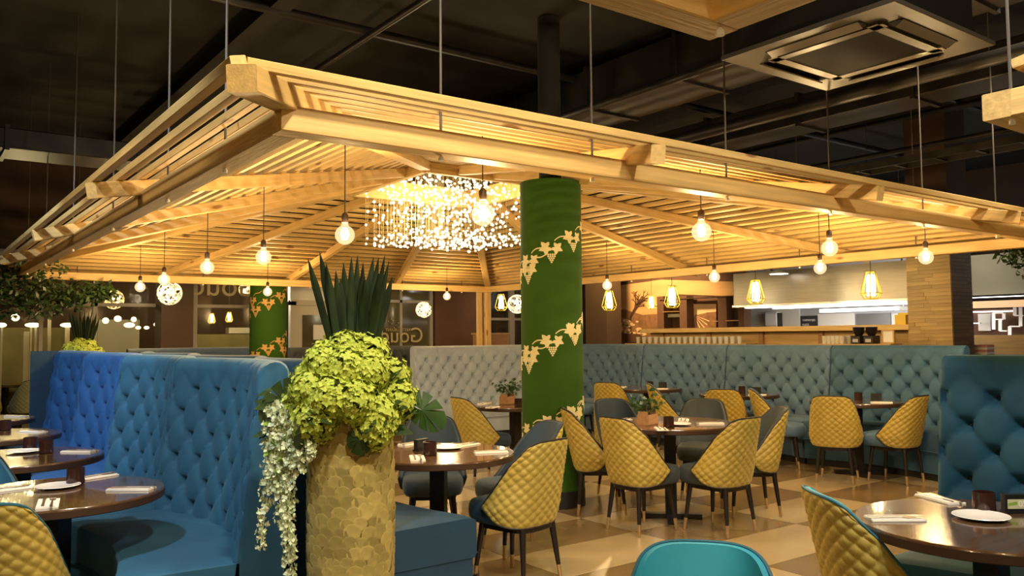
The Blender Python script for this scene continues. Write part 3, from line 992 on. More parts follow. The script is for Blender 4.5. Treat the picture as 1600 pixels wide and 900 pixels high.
# ------------------------------------------------------------------ tables and what lies on them
def table_meshes(r):
    n = 56
    top = MB().lathe([(r - 0.004, 0.716), (r, 0.72), (r, 0.744), (r - 0.004, 0.75), (0.02, 0.75)], n).mesh('table_top', 'table_wood', 40)
    edge = MB().lathe([(r - 0.02, 0.706), (r - 0.004, 0.708), (r + 0.0015, 0.712), (r + 0.0015, 0.741)], n).mesh('edge_band', 'table_edge', 40)
    ped = MB().box((0, 0, 0.37), (0.09, 0.09, 0.68)).mesh('pedestal', 'leg_black')
    spider = MB().box((0, 0, 0.698), (0.5, 0.06, 0.02)).box((0, 0, 0.698), (0.06, 0.5, 0.02)).mesh('spider', 'leg_black')
    base = MB().box((0, 0, 0.02), (0.48, 0.07, 0.035)).box((0, 0, 0.02), (0.07, 0.48, 0.036)).mesh('foot_cross', 'leg_black')
    return top, edge, ped, spider, base
TM = table_meshes(0.46)
TMB = table_meshes(0.52)
def table(x, y, label, group, ms=TM, rz=PI / 4):
    R = empty('round_table', (x, y, 0), rz, label, 'table', group)
    for nm, me in zip(('table_top', 'edge_band', 'pedestal', 'spider', 'foot_cross'), ms):
        put(nm, me, R)
    return R
me_plate = MB().lathe([(0.03, 0.0), (0.06, 0.003), (0.10, 0.012), (0.098, 0.0145), (0.06, 0.006), (0.01, 0.005)], 36).mesh('plate', 'plate_white', True)
me_cup = MB().lathe([(0.034, 0.0), (0.042, 0.004), (0.040, 0.078), (0.037, 0.078), (0.037, 0.02), (0.01, 0.018)], 20).mesh('candle_cup', 'candle_glass', True)
nap = MB().bar((-0.10, 0, 0.003), (0.10, 0, 0.003), 0.085, 0.006, 0.001).bar((-0.098, 0.006, 0.008), (0.098, 0.006, 0.008), 0.07, 0.004, 0.001)
me_nap = nap.mesh('napkin', 'napkin')
kn = MB()
kn.plate([(-0.105, -0.006), (0.0, -0.005), (0.10, -0.008), (0.112, 0.0), (0.09, 0.008), (0.0, 0.005), (-0.105, 0.006)], 0.0105, 0.0130)
me_knife = kn.mesh('knife', 'steel')
fk = MB()
fk.plate([(-0.10, -0.006), (0.03, -0.003), (0.05, -0.012), (0.065, -0.012), (0.065, 0.012), (0.05, 0.012), (0.03, 0.003), (-0.10, 0.006)], 0.0105, 0.0130)
for q in (-0.0105, -0.0035, 0.0035, 0.0105):
    fk.bar((0.064, q, 0.0118), (0.105, q, 0.0118), 0.0035, 0.0022)
me_fork = fk.mesh('fork', 'steel')
def setting(x, y, rz, label, group='napkins with cutlery on the tables', z=0.75):
    R = empty('cutlery_setting', (x, y, z), rz, label, 'cutlery', group)
    put('napkin', me_nap, R)
    put('knife', me_knife, R, (0.01, 0.016, 0))
    put('fork', me_fork, R, (-0.012, -0.016, 0))
    return R
def plate(x, y, label):
    o = put('dinner_plate', me_plate, None, (x, y, 0.75))
    return tag(o, label, 'plate', 'white plates on the tables')
def cup(x, y, label):
    o = put('candle_cup', me_cup, None, (x, y, 0.75))
    return tag(o, label, 'candle holder', 'dark candle cups on the tables')
def menu_card(x, y, rz, label, number=None):
    R = empty('table_card', (x, y, 0.75), rz, label, 'table card', 'black card holders on the tables')
    MB().box((0, 0, 0.005), (0.10, 0.05, 0.01)).build('card_foot', 'card_black', R)
    MB().box((0, 0, 0.040), (0.10, 0.03, 0.062)).build('card_body', 'card_black', R)
    if number:
        p = MB().box((0, -0.0160, 0.036), (0.085, 0.001, 0.036)).build('card_face', 'card_print', R)
        t = text_mesh(number, 0.034, 0.0004, 'number')
        t.materials.append(M['plate_white'])
        o = put('number', t, p)
        o.rotation_euler = (PI / 2, 0, 0)
        o.location = (0.016, -0.0172, 0.025)
        o2 = MB().add([(-0.04, -0.0170, 0.030), (-0.005, -0.0170, 0.034), (-0.005, -0.0170, 0.046), (-0.04, -0.0170, 0.040)], [(0, 1, 2, 3)]).build('leaf_motif', 'leaf_lime', p)
    return R
def caddy(x, y, rz, label):
    R = empty('wooden_caddy', (x, y, 0.75), rz, label, 'caddy', 'wooden caddies with a plant')
    w, d, h, t = 0.16, 0.10, 0.085, 0.010
    MB().box((0, 0, t / 2), (w, d, t)).build('floor_board', 'box_wood', R)
    for s in (-1, 1):
        MB().box((0, s * (d - t) / 2, h / 2), (w, t, h)).build('side_board', 'box_wood', R)
        MB().box((s * (w - t) / 2, 0, h / 2 + 0.012), (t, d - 2 * t, h + 0.024)).build('end_board', 'box_wood', R)
    p = empty('herb_pot', (x, y, 0.762), rz, 'small leafy herb in the ' + label.split(' with')[0], 'plant', 'herbs in the caddies')
    MB().lathe([(0.028, 0.0), (0.036, 0.075), (0.032, 0.075), (0.03, 0.065)], 16).build('pot', 'card_black', p, True)
    lf = MB()
    rr = random.Random(int(x * 100))
    for k in range(26):
        a, e = rr.uniform(0, 2 * PI), rr.uniform(0.35, 1.3)
        L = rr.uniform(0.10, 0.22)
        d3 = Vector((math.cos(a) * math.cos(e), math.sin(a) * math.cos(e), math.sin(e)))
        b = Vector((0, 0, 0.07))
        lf.tube([b, b + d3 * L], 0.0016, 4)
        for q in range(3):
            c = b + d3 * L * (0.55 + 0.2 * q)
            s_ = Vector((-d3.y, d3.x, 0)).normalized() if abs(d3.z) < 0.98 else Vector((1, 0, 0))
            n_ = d3.cross(s_)
            ww = 0.018
            ang = rr.uniform(0, 6)
            s2 = s_ * math.cos(ang) + n_ * math.sin(ang)
            lf.add([c, c + d3 * 0.02 + s2 * ww, c + s2 * ww * 2.4, c - d3 * 0.012 + s2 * ww], [(0, 1, 2, 3)])
    lf.build('herb_leaves', 'leaf_mid', p)
    return R
GT = 'round dark wood tables'
table(0.61, 4.37, 'round dark wood table nearest on the left, inside blue booth', GT)
table(0.61, 5.84, 'round dark wood table second from the front on the left', GT)
table(0.58, 7.32, 'round dark wood table third from the front on the left', GT)
table(0.58, 8.85, 'round dark wood table farthest on the left', GT)
table(1.42, 15.85, 'round table beyond the far left glass', GT)
table(2.66, 4.36, 'round dark table just right of the flower vase', GT)
table(5.15, 6.92, 'round dark table before the grey booth, half behind pillar', GT, TM, 0.0)
table(4.98, 4.63, 'large round table in the middle ringed by six chairs', GT, TMB)
table(8.03, 4.85, 'round table nearest on the right by the slate booths', GT)
table(8.03, 6.35, 'round table at the second slate booth from right', GT)
table(8.03, 7.86, 'round table at the third slate booth from right', GT)
table(3.25, 1.45, 'round dark wood table in the right foreground', GT, TM, 0.0)
def P(px, py, z=0.75):
    v = on_z(px, py, z)
    return v.x, v.y
# nearest left table
plate(*P(90, 762), 'white plate on the nearest left table')
cup(*P(118, 756), 'dark candle cup on the nearest left table')
setting(*P(205, 765), 2.5, 'napkin with cutlery at the booth side of the nearest left table')
setting(*P(75, 788), 1.4, 'napkin with cutlery at the near rim of the nearest left table')
setting(*P(150, 746), 0.4, 'napkin with cutlery at the far rim of the nearest left table')
setting(*P(8, 766), 0.2, 'napkin with cutlery cut by the left edge')
plate(*P(38, 707), 'white plate on the second left table')
cup(*P(72, 708), 'right one of two dark cups on the second left table')
cup(*P(47, 702), 'left one of two dark cups on the second left table')
setting(*P(124, 706), 2.4, 'napkin with cutlery on the second left table')
setting(*P(52, 675), 2.2, 'napkin with cutlery on the third left table')
setting(*P(25, 651), 2.2, 'napkin with cutlery on the farthest left table')
cup(*P(8, 672), 'dark candle cup on the third left table')
# table by the vase
plate(*P(700, 701), 'white plate on the table right of the vase')
cup(*P(672, 711), 'dark candle cup on the table right of the vase')
menu_card(*P(658, 704), 0.3, 'black card holder on the table right of the vase')
setting(*P(652, 717), 1.1, 'napkin with cutlery at the near rim beside the vase')
setting(*P(767, 707), 2.7, 'napkin with cutlery at the right rim beside the vase')
setting(*P(728, 696), 0.3, 'napkin with cutlery at the far rim beside the vase')
setting(*P(645, 694), 0.3, 'napkin with cutlery half hidden by the vase')
# table behind the pillar
caddy(*P(793, 632), 0.4, 'wooden caddy before the pale grey booth with a herb')
cup(*P(810, 635), 'dark candle cup before the pale grey booth')
setting(*P(770, 637), 0.6, 'front napkin with cutlery before the pale grey booth')
setting(*P(757, 631), 0.6, 'rear napkin with cutlery before the pale grey booth')
# middle table
caddy(*P(1012, 664), 0.3, 'wooden caddy on the middle round table with a herb')
cup(*P(1045, 667), 'dark candle cup on the middle round table')
setting(*P(1033, 671), 0.9, 'napkin with cutlery beside the cup on the middle table')
setting(*P(1068, 657), 0.7, 'napkin with cutlery at the far rim of the middle table')
setting(*P(1110, 662), 2.5, 'napkin with cutlery at the right rim of the middle table')
setting(*P(972, 657), 0.3, 'napkin with cutlery at the left rim of the middle table')
plate(*P(1060, 664), 'white plate on the middle round table')
# booth tables on the right
for (tx, ty, w) in ((8.03, 4.85, 'nearest right'), (8.03, 6.35, 'second right'), (8.03, 7.86, 'third right')):
    setting(tx - 0.05, ty - 0.30, 2.2, 'napkin with cutlery at the right rim of the %s booth table' % w)
    setting(tx - 0.15, ty + 0.30, 0.6, 'napkin with cutlery at the left rim of the %s booth table' % w)
    cup(tx + 0.12, ty + 0.05, 'dark candle cup on the %s booth table' % w)
    menu_card(tx + 0.2, ty - 0.1, 2.0, 'black card holder on the %s booth table' % w)
# right foreground table
plate(*P(1533, 810), 'white plate on the right foreground table')
cup(*P(1538, 800), 'dark candle cup on the right foreground table')
menu_card(*P(1588, 801), -0.62, 'black holder with number 05 on the right foreground table', '05')
setting(*P(1398, 812), -0.65, 'napkin with cutlery at the left rim of the right foreground table')
setting(*P(1468, 781), 1.15, 'napkin with cutlery at the far rim of the right foreground table')

# ------------------------------------------------------------------ vases with flowers
def floret_head(seed, rad, n):
    mb = MB()
    rr = random.Random(seed)
    for k in range(n):
        # fibonacci over the upper 3/4 of a ball
        zz = 1 - 1.65 * (k + 0.5) / n
        a = k * 2.39996
        d = Vector((math.sqrt(max(0, 1 - zz * zz)) * math.cos(a), math.sqrt(max(0, 1 - zz * zz)) * math.sin(a), zz))
        d = (d + Vector((rr.uniform(-.14, .14), rr.uniform(-.14, .14), rr.uniform(-.14, .14)))).normalized()
        c = d * rad * rr.uniform(0.80, 1.10)
        x = d.orthogonal().normalized()
        y = d.cross(x)
        ro = rr.uniform(0, PI)
        s = rr.uniform(0.011, 0.0165)
        for q in range(4):
            t = ro + q * PI / 2
            e = x * math.cos(t) + y * math.sin(t)
            f = x * math.cos(t + PI / 2) + y * math.sin(t + PI / 2)
            lift = d * rr.uniform(-0.002, 0.006)
            mb.add([c, c + e * s * 0.6 + f * s * 0.55 + lift, c + e * s * 1.25 + lift * 1.6, c + e * s * 0.6 - f * s * 0.55 + lift], [(0, 1, 2, 3)])
    return mb.mesh('hydrangea_head', 'hydrangea')
HEADS = [floret_head(k, 0.085, 230) for k in range(3)]
def blade(base, tip, w, bend, mname, parent, name):
    base, tip = Vector(base), Vector(tip)
    d = tip - base
    side = d.cross(Vector((0.6, 0.8, 0)))
    side = (Vector((-d.y, d.x, 0)) if side.length < 1e-5 else side).normalized()
    out = d.cross(side).normalized()
    vs, fs = [], []
    K = 9
    for k in range(K + 1):
        t = k / K
        c = base + d * t + out * bend * math.sin(PI * t) 
        ww = w * (0.62 + 0.9 * t - 0.55 * t * t) * (1 if t < 0.78 else max(0.04, (1 - t) / 0.22) ** 0.8)
        vs += [c - side * ww / 2, c - out * ww * 0.16, c + side * ww / 2, c + out * 0.006]
    for k in range(K):
        for q in range(4):
            fs.append((4 * k + q, 4 * k + (q + 1) % 4, 4 * (k + 1) + (q + 1) % 4, 4 * (k + 1) + q))
    fs += [(3, 2, 1, 0), (4 * K, 4 * K + 1, 4 * K + 2, 4 * K + 3)]
    return MB().add(vs, fs).build(name, mname, parent, 50)
def monstera(parent, c, right, up, size, mname):
    c, right, up = Vector(c), Vector(right).normalized(), Vector(up).normalized()
    nrm = right.cross(up).normalized()
    pts = []
    n = 140
    for k in range(n):
        a = k * 2 * PI / n
        r = size * (0.98 + 0.12 * math.cos(a))
        if abs(a - PI) < 0.35:
            r *= 0.35 + 0.65 * abs(a - PI) / 0.35
        if abs(math.sin(5.5 * a + 0.9)) < 0.22 and 0.35 < a < 5.95:
            r *= 0.52
        pts.append((r * math.cos(a), r * math.sin(a) * 0.85))
    vs = [c] 
    for x, y in pts:
        vs.append(c + right * x + up * y - nrm * (0.9 * (x * x + y * y) / size * 0.25))
    k = len(pts)
    fs = [(0, 1 + i, 1 + (i + 1) % k) for i in range(k)]
    vs2 = [Vector(v) + nrm * 0.002 for v in vs]
    o = len(vs)
    fs += [(o, o + 1 + (i + 1) % k, o + 1 + i) for i in range(k)]
    fs += [(1 + i, 1 + (i + 1) % k, o + 1 + (i + 1) % k, o + 1 + i) for i in range(k)]
    return MB().add([tuple(v) for v in vs] + [tuple(v) for v in vs2], fs).build('monstera_leaf', mname, parent)
def wisteria_strand(parent, top, bot, rad, n, seed, mm='wisteria', fat_top=1.0):
    mb = MB()
    rr = random.Random(seed)
    top, bot = Vector(top), Vector(bot)
    mb.tube([top, (top + bot) / 2 + Vector((0.008, 0.004, 0)), bot], 0.0016, 4)
    for k in range(n):
        t = (k + rr.random()) / n
        r = rad * (1 - 0.62 * t) * math.sqrt(rr.random())
        a = rr.uniform(0, 2 * PI)
        c = top + (bot - top) * t + Vector((r * math.cos(a), r * math.sin(a), rr.uniform(-.012, .012)))
        d = Vector((math.cos(a), math.sin(a), rr.uniform(-0.4, 0.6))).normalized()
        x = d.orthogonal().normalized(); y = d.cross(x)
        s = rr.uniform(0.010, 0.017) * (1.05 - 0.35 * t)
        for q in range(3):
            tt = rr.uniform(0, 0.7) + q * 2.1
            e = x * math.cos(tt) + y * math.sin(tt)
            f = x * math.cos(tt + PI / 2) + y * math.sin(tt + PI / 2)
            mb.add([c, c + e * s * 0.6 + f * s * 0.7 + d * 0.004, c + e * s * 1.3 + d * 0.007, c + e * s * 0.6 - f * s * 0.7 + d * 0.004], [(0, 1, 2, 3)])
    return mb.build('wisteria_strand', mm, parent)
R3 = Vector((math.cos(YAW), -math.sin(YAW), 0))      # to the right as the photographer stood
F3 = Vector((math.sin(YAW), math.cos(YAW), 0))
VH = 1.17
def vase_r(z):
    t = z / VH
    return 0.136 + 0.038 * math.sin(PI * min(1, t * 0.62 + 0.12)) - 0.012 * max(0, t - 0.8) / 0.2
def vase(x, y, label, group):
    R = empty('shell_vase', (x, y, 0), 0, label, 'vase', group)
    MB().lathe([(vase_r(0) - 0.01, 0)] + [(vase_r(VH * k / 16), VH * k / 16) for k in range(17)] + [(vase_r(VH) - 0.02, VH), (vase_r(VH) - 0.03, VH - 0.15), (0.02, VH - 0.15)], 40).build('vase_body', 'capiz_grout', R, 40)
    return R
v1 = vase(1.505, 3.15, 'tall golden shell mosaic vase in the centre foreground', 'shell mosaic vases')
me_shell = MB().lathe([(0.034, 0.0), (0.035, 0.0008), (0.030, 0.0016), (0.002, 0.0018)], 9).mesh('shell_piece', 'capiz')
rr = random.Random(5)
cnt = 0
zz = 0.34
row = 0
while zz < VH - 0.01:
    r = vase_r(zz)
    n = int(2 * PI * r / 0.050)
    for q in range(n):
        a = (q + 0.5 * (row % 2)) * 2 * PI / n + rr.uniform(-.06, .06)
        # shells on the side towards the room's aisle; the rest of the body stays plain mosaic base
        dv = Vector((math.cos(a), math.sin(a), 0))
        if dv.dot(-F3) < -0.15 or cnt > 298:
            continue
        o = put('shell_piece', me_shell, v1)
        nrm_ = Vector((math.cos(a), math.sin(a), -0.10 + rr.uniform(-.05, .05))).normalized()
        q_ = nrm_.to_track_quat('Z', 'Y')
        o.rotation_mode = 'QUATERNION'
        o.rotation_quaternion = q_
        o.location = (math.cos(a) * (r + 0.0005), math.sin(a) * (r + 0.0005), zz + rr.uniform(-.008, .008))
        s = rr.uniform(0.85, 1.12)
        o.scale = (s, s, 1)
        cnt += 1
    zz += 0.039
    row += 1
def arrangement(x, y, label, full):
    A = empty('flower_arrangement', (x, y, 0), 0, label, 'flowers', 'flower arrangements in the vases')
    rr = random.Random(11 if full else 12)
    heads = [(-.19, -.04, 1.17), (-.13, -.13, 1.24), (-.05, -.17, 1.21), (.05, -.17, 1.20), (.13, -.12, 1.14), (.19, -.03, 1.19), (.115, -.14, 1.09),
             (-.17, .04, 1.27), (-.09, -.08, 1.34), (.0, -.11, 1.32), (.09, -.09, 1.31), (.16, .02, 1.28), (-.02, -.02, 1.395), (.06, .03, 1.38), (-.08, .06, 1.37), (0.0, .13, 1.27), (-.11, -.15, 1.13)]
    for k, (a, b, z) in enumerate(heads):
        p = R3 * a + F3 * b
        o = put('hydrangea_head', HEADS[k % 3], A, (p.x, p.y, z))
        out = Vector((p.x, p.y, (z - 1.10) * 1.1)).normalized()
        o.rotation_mode = 'QUATERNION'
        o.rotation_quaternion = out.to_track_quat('Z', 'Y')
        s = rr.uniform(0.92, 1.08)
        o.scale = (s, s, s)
    # dark filler leaves between the heads
    fl = MB()
    for k in range(70):
        a = rr.uniform(0, 2 * PI); e = rr.uniform(-0.25, 1.2)
        d = Vector((math.cos(a) * math.cos(e), math.sin(a) * math.cos(e), math.sin(e)))
        c = Vector((0, 0, 1.14)) + Vector((d.x * 0.18, d.y * 0.18, d.z * 0.2))
        s = d.orthogonal().normalized()
        fl.add([c, c + d * 0.05 + s * 0.03, c + d * 0.11, c + d * 0.05 - s * 0.03], [(0, 1, 2, 3)])
    fl.ball((0, 0, 1.17), 0.17, 14, 8, 0.9)
    tag(fl.build('filler_leaves', 'leaf_dark', A), kind='stuff')
    tips = [(-.160, 1.77), (-.125, 1.80), (-.075, 1.73), (-.045, 1.765), (-.012, 1.72), (.012, 1.795), (.045, 1.76), (.075, 1.79), (.105, 1.785), (.125, 1.71), (.155, 1.765), (.165, 1.70),
            (-.098, 1.755), (-.015, 1.79), (.060, 1.70), (-.058, 1.70), (.135, 1.79)]
    for k, (a, z) in enumerate(tips):
        base = R3 * (a * 0.33) + F3 * rr.uniform(-.03, .05)
        tp = R3 * a + F3 * rr.uniform(-.09, .09)
        blade((base.x, base.y, 1.28), (tp.x, tp.y, z), rr.uniform(0.022, 0.038), rr.uniform(-.02, .02), 'leaf_sans', A, 'spear_leaf')
    if full:
        def pp(a, b, z):
            q = R3 * a + F3 * b
            return (q.x, q.y, z)
        monstera(A, pp(.295, -.05, 1.155), tuple(R3 * 0.9 + Vector((0, 0, -.35))), (0, 0.1, 1), 0.095, 'leaf_mid')
        MB().tube([pp(.06, -.02, 1.02), pp(.17, -.06, 1.07), pp(.215, -.05, 1.15)], 0.004, 6).build('leaf_stalk', 'stem', A)
        monstera(A, pp(-.10, -.20, 1.10), tuple(R3 * -1 + Vector((0, 0, -.5))), tuple(Vector((0, 0, 1)) - F3 * .5), 0.085, 'leaf_dark')
        monstera(A, pp(-.26, -.06, 1.20), tuple(R3 * -1 + Vector((0, 0, -.6))), (0, 0.1, 1), 0.10, 'leaf_dark')
        monstera(A, pp(.07, -.20, 1.06), (0, 0, -1), tuple(R3), 0.06, 'leaf_dark')
        ST = [(-.285, -.05, 1.21, -.225, .49, .055, 190), (-.27, -.08, 1.18, -.255, .70, .060, 190), (-.31, -.03, 1.12, -.355, .60, .040, 110), (-.24, -.10, 1.16, -.22, .56, .055, 170),
              (-.30, -.06, 1.19, -.29, .86, .060, 150), (-.175, -.17, 1.12, -.15, .93, .035, 60), (-.125, -.19, 1.12, -.11, .98, .030, 48), (-.20, -.15, 1.15, -.185, .92, .035, 50)]
        for k, (a, b, z, a2, z2, rad, n) in enumerate(ST):
            wisteria_strand(A, pp(a, b, z), pp(a2, b - 0.02, z2), rad, n, 20 + k)
        lm = MB()
        for k in range(46):
            c = Vector(pp(-.265 + rr.uniform(-.055, .055), -.07 + rr.uniform(-.05, .05), rr.uniform(0.93, 1.20)))
            d = Vector((rr.uniform(-1, 1), rr.uniform(-1, 1), rr.uniform(-1, .2))).normalized()
            s = d.orthogonal().normalized()
            lm.add([c, c + d * 0.022 + s * 0.012, c + d * 0.05, c + d * 0.022 - s * 0.012], [(0, 1, 2, 3)])
        tag(lm.build('trailing_leaves', 'leaf_lime', A), kind='stuff')
        lm = MB()
        for k in range(60):
            c = Vector(pp(-.25 + rr.uniform(-.09, .10), -.02 + rr.uniform(-.06, .05), rr.uniform(1.03, 1.25)))
            d = Vector((rr.uniform(-1, 1), rr.uniform(-1, 1), rr.uniform(-1, .3))).normalized()
            s = d.orthogonal().normalized()
            lm.add([c, c + d * 0.03 + s * 0.02, c + d * 0.08, c + d * 0.03 - s * 0.02], [(0, 1, 2, 3)])
        tag(lm.build('trailing_foliage', 'leaf_dark', A), kind='stuff')
    return A
arrangement(1.505, 3.15, 'lime hydrangeas with spear leaves and trailing white wisteria, centre foreground', True)
vase(1.74, 10.85, 'golden vase standing behind the far end of the left booths', 'shell mosaic vases')
arrangement(1.74, 10.85, 'lime hydrangeas with spear leaves far back behind the left booths', False)

# ------------------------------------------------------------------ trees at the frame's edges
def crown_tree(x, y, h, label, lobes, n, seed, leaf=0.07):
    R = empty('indoor_tree', (x, y, 0), 0, label, 'tree', 'indoor trees')
    rr = random.Random(seed)
    tk = MB()
    tk.tube([(0, 0, 0), (0.02, 0.03, h * 0.45), (0, 0, h * 0.8)], [0.07, 0.055, 0.03], 10)
    for (a, b, c, r) in lobes:
        tk.tube([(0, 0, h * 0.72), (a * 0.5, b * 0.5, (c + h * 0.8) / 2), (a, b, c)], [0.03, 0.02, 0.008], 6)
    tk.build('trunk', 'trunk', R, True)
    MB().lathe([(0.20, 0), (0.26, 0.5), (0.24, 0.5), (0.22, 0.46), (0.02, 0.45)], 28).build('planter', 'plinth_black', R, 40)
    lf = MB()
    for k in range(n):
        a, b, c, r = lobes[rr.randrange(len(lobes))]
        d = Vector((rr.gauss(0, 1), rr.gauss(0, 1), rr.gauss(0, 1))).normalized() * r * rr.random() ** 0.4
        p = Vector((a, b, c)) + Vector((d.x, d.y, d.z * 0.7))
        u = Vector((rr.uniform(-1, 1), rr.uniform(-1, 1), rr.uniform(-1, .5))).normalized()
        s = u.orthogonal().normalized()
        l = leaf * rr.uniform(.6, 1.2)
        lf.add([p, p + u * l * .45 + s * l * .28, p + u * l, p + u * l * .45 - s * l * .28], [(0, 1, 2, 3)])
    tag(lf.build('crown', 'leaf_dark', R), kind='stuff')
    return R
tl = on_y(55, 480, 11.3)
crown_tree(tl.x - 0.95, tl.y + 0.2, 2.2, 'dark leafy tree behind the left corner of the roof',
           [(.1, 0, 1.9, .42), (.6, .1, 1.98, .42), (1.05, .1, 1.96, .36), (1.45, .2, 2.02, .28), (.9, 0, 2.25, .42), (.3, 0, 2.25, .45), (1.75, .3, 2.08, .18), (-.3, 0, 1.95, .4)], 2600, 5, 0.09)
tr_ = on_x(1600, 430, 9.0)
crown_tree(tr_.x + 0.35, tr_.y - 0.55, 2.2, 'dark leafy tree reaching in at the right edge',
           [(-.15, .35, 2.15, .38), (-.35, .55, 2.28, .25), (0, .1, 2.2, .4), (-.05, .25, 1.98, .26), (.3, 0, 2.2, .4)], 1500, 6, 0.075)

# ------------------------------------------------------------------ ceiling air conditioner
ac = empty('ceiling_air_conditioner', (4.085, 2.41, 2.95), 0, 'square dark ceiling cassette air conditioner at upper right', 'air conditioner')
hw = 0.495
MB().box((0, 0, 0.16), (0.84, 0.84, 0.28)).build('casing', 'ac_dark', ac)
MB().bar((-hw, 0, 0.012), (hw, 0, 0.012), 2 * hw, 0.024, 0.004).build('face_panel', 'ac_grey', ac)
MB().box((0, 0, -0.004), (0.50, 0.50, 0.012)).build('intake_grille', 'ac_dark', ac)
for k in range(4):
    a = k * PI / 2
    mt = Matrix.Rotation(a, 4, 'Z')
    MB().box((0, 0.285, -0.006), (0.66, 0.055, 0.016), mt).build('inner_frame', 'ac_edge' if k in (0, 3) else 'ac_grey', ac)  # two frame sides paler, their highlight put into the colour
    MB().box((0, 0.375, -0.001), (0.54, 0.07, 0.004), mt).build('outlet_slot', 'ac_dark', ac)
    v = MB().box((0, 0, 0), (0.52, 0.05, 0.008)).mesh('vane', 'ac_edge')
    o = put('vane', v, ac)
    o.matrix_local = mt @ Matrix.Translation((0, 0.385, -0.012)) @ Matrix.Rotation(0.5, 4, 'X')
    MB().tube([(0.38 * math.cos(a + PI / 4), 0.38 * math.sin(a + PI / 4), 0.3), (0.38 * math.cos(a + PI / 4), 0.38 * math.sin(a + PI / 4), 1.35)], 0.006, 6).build('hanger_rod', 'rod', ac)

# ------------------------------------------------------------------ cage pendants and wire ball lamps
def cage_mesh():
    mb = MB()
    n = 6
    top = [(0.055 * math.cos(q * 2 * PI / n), 0.055 * math.sin(q * 2 * PI / n), 0.17) for q in range(n)]
    mid = [(0.125 * math.cos(q * 2 * PI / n), 0.125 * math.sin(q * 2 * PI / n), -0.09) for q in range(n)]
    bot = [(0.075 * math.cos(q * 2 * PI / n), 0.075 * math.sin(q * 2 * PI / n), -0.155) for q in range(n)]
    for q in range(n):
        for a, b in ((top[q], top[(q + 1) % n]), (mid[q], mid[(q + 1) % n]), (bot[q], bot[(q + 1) % n]), (top[q], mid[q]), (mid[q], bot[q])):
            mb.tube([a, b], 0.0075, 6)
    return mb.mesh('wire_cage', 'cage_yellow')
me_cage = cage_mesh()
me_core = MB().lathe([(0.045, -0.12), (0.05, -0.11), (0.05, 0.11), (0.03, 0.14)], 16).mesh('light_tube', 'lamp_core', True)
def cage_lamp(x, y, z, ztop, label, sc=1.0, en=10):
    R = empty('cage_pendant', (x, y, z), 0.4, label, 'lamp', 'yellow cage pendants')
    R.scale = (sc, sc, sc)
    put('wire_cage', me_cage, R)
    put('light_tube', me_core, R)
    MB().tube([(0, 0, 0.14), (0, 0, (ztop - z) / sc)], 0.004, 6).build('cord', 'cord', R)
    if en:
        L_ = lamp('cage_light', 'POINT', (0, 0, -0.02), en, SOFT, 0.055)
        L_.parent = R
for k, (yy, lab) in enumerate(((5.47, 'yellow wire cage lamp before the right half of the hood'), (7.15, 'yellow wire cage lamp before the left end of the hood'),
                               (8.68, 'yellow wire cage lamp before the sepia mural'), (10.07, 'yellow wire cage lamp just right of the green pillar'))):
    cage_lamp(9.45, yy, 2.02, 4.3, lab)
q = on_x(1018, 473, 11.2); cage_lamp(q.x, q.y, q.z, 4.3, 'small yellow cage lamp hanging before the mural tree', 0.75, 4)
q = on_y(783, 473, 12.9); cage_lamp(q.x, q.y, q.z, 4.3, 'yellow cage lamp just left of the pillar by the corner post', 0.95, 5)
q = on_y(331, 498, 15.0); cage_lamp(q.x, q.y, q.z, 4.3, 'left small cage lamp beyond the far window', 0.55, 3)
q = on_y(358, 496, 15.0); cage_lamp(q.x, q.y, q.z, 4.3, 'right small cage lamp beyond the far window', 0.55, 3)
def wire_ball():
    mb = MB()
    rr = random.Random(4)
    for k in range(16):
        n = Vector((rr.gauss(0, 1), rr.gauss(0, 1), rr.gauss(0, 1))).normalized()
        x = n.orthogonal().normalized(); y = n.cross(x)
        off = n * rr.uniform(-.06, .06)
        rad = math.sqrt(0.15 ** 2 - off.length ** 2)
        mb.tube([off + (x * math.cos(t * 2 * PI / 22) + y * math.sin(t * 2 * PI / 22)) * rad for t in range(22)], 0.0045, 5, closed=True)
    return mb.mesh('wire_ball', 'globe_wire')
me_ball = wire_ball()
dots = MB()
rr = random.Random(9)
for k in range(14):
    d = Vector((rr.gauss(0, 1), rr.gauss(0, 1), rr.gauss(0, 1))).normalized() * rr.uniform(.03, .11)
    dots.ball(d, 0.018, 8, 5)
me_dots = dots.mesh('light_dots', 'lamp_core')
for px, py, Y, sc, lab in ((265, 458, 12.7, 1.15, 'wire ball lamp before the brown column'), (662, 484, 12.9, 0.95, 'wire ball lamp before the mirrored lettering'),
                           (808, 475, 12.7, 1.2, 'wire ball lamp half behind the green pillar'), (178, 468, 14.2, 1.0, 'blurred wire ball lamp above the far spear plant'), (384, 452, 14.4, 0.8, 'wire ball lamp beside the upper window letters')):
    q = on_y(px, py, Y)
    R = empty('wire_ball_lamp', q, px * 0.1, lab, 'lamp', 'wire ball lamps')
    R.scale = (sc, sc, sc)
    put('wire_ball', me_ball, R)
    tag(put('light_dots', me_dots, R), kind='stuff')
    MB().tube([(0, 0, 0.15), (0, 0, (4.3 - q.z) / sc)], 0.004, 6).build('cord', 'cord', R)
    L_ = lamp('ball_light', 'POINT', (0, 0, 0), 4, SOFT, 0.08)
    L_.parent = R

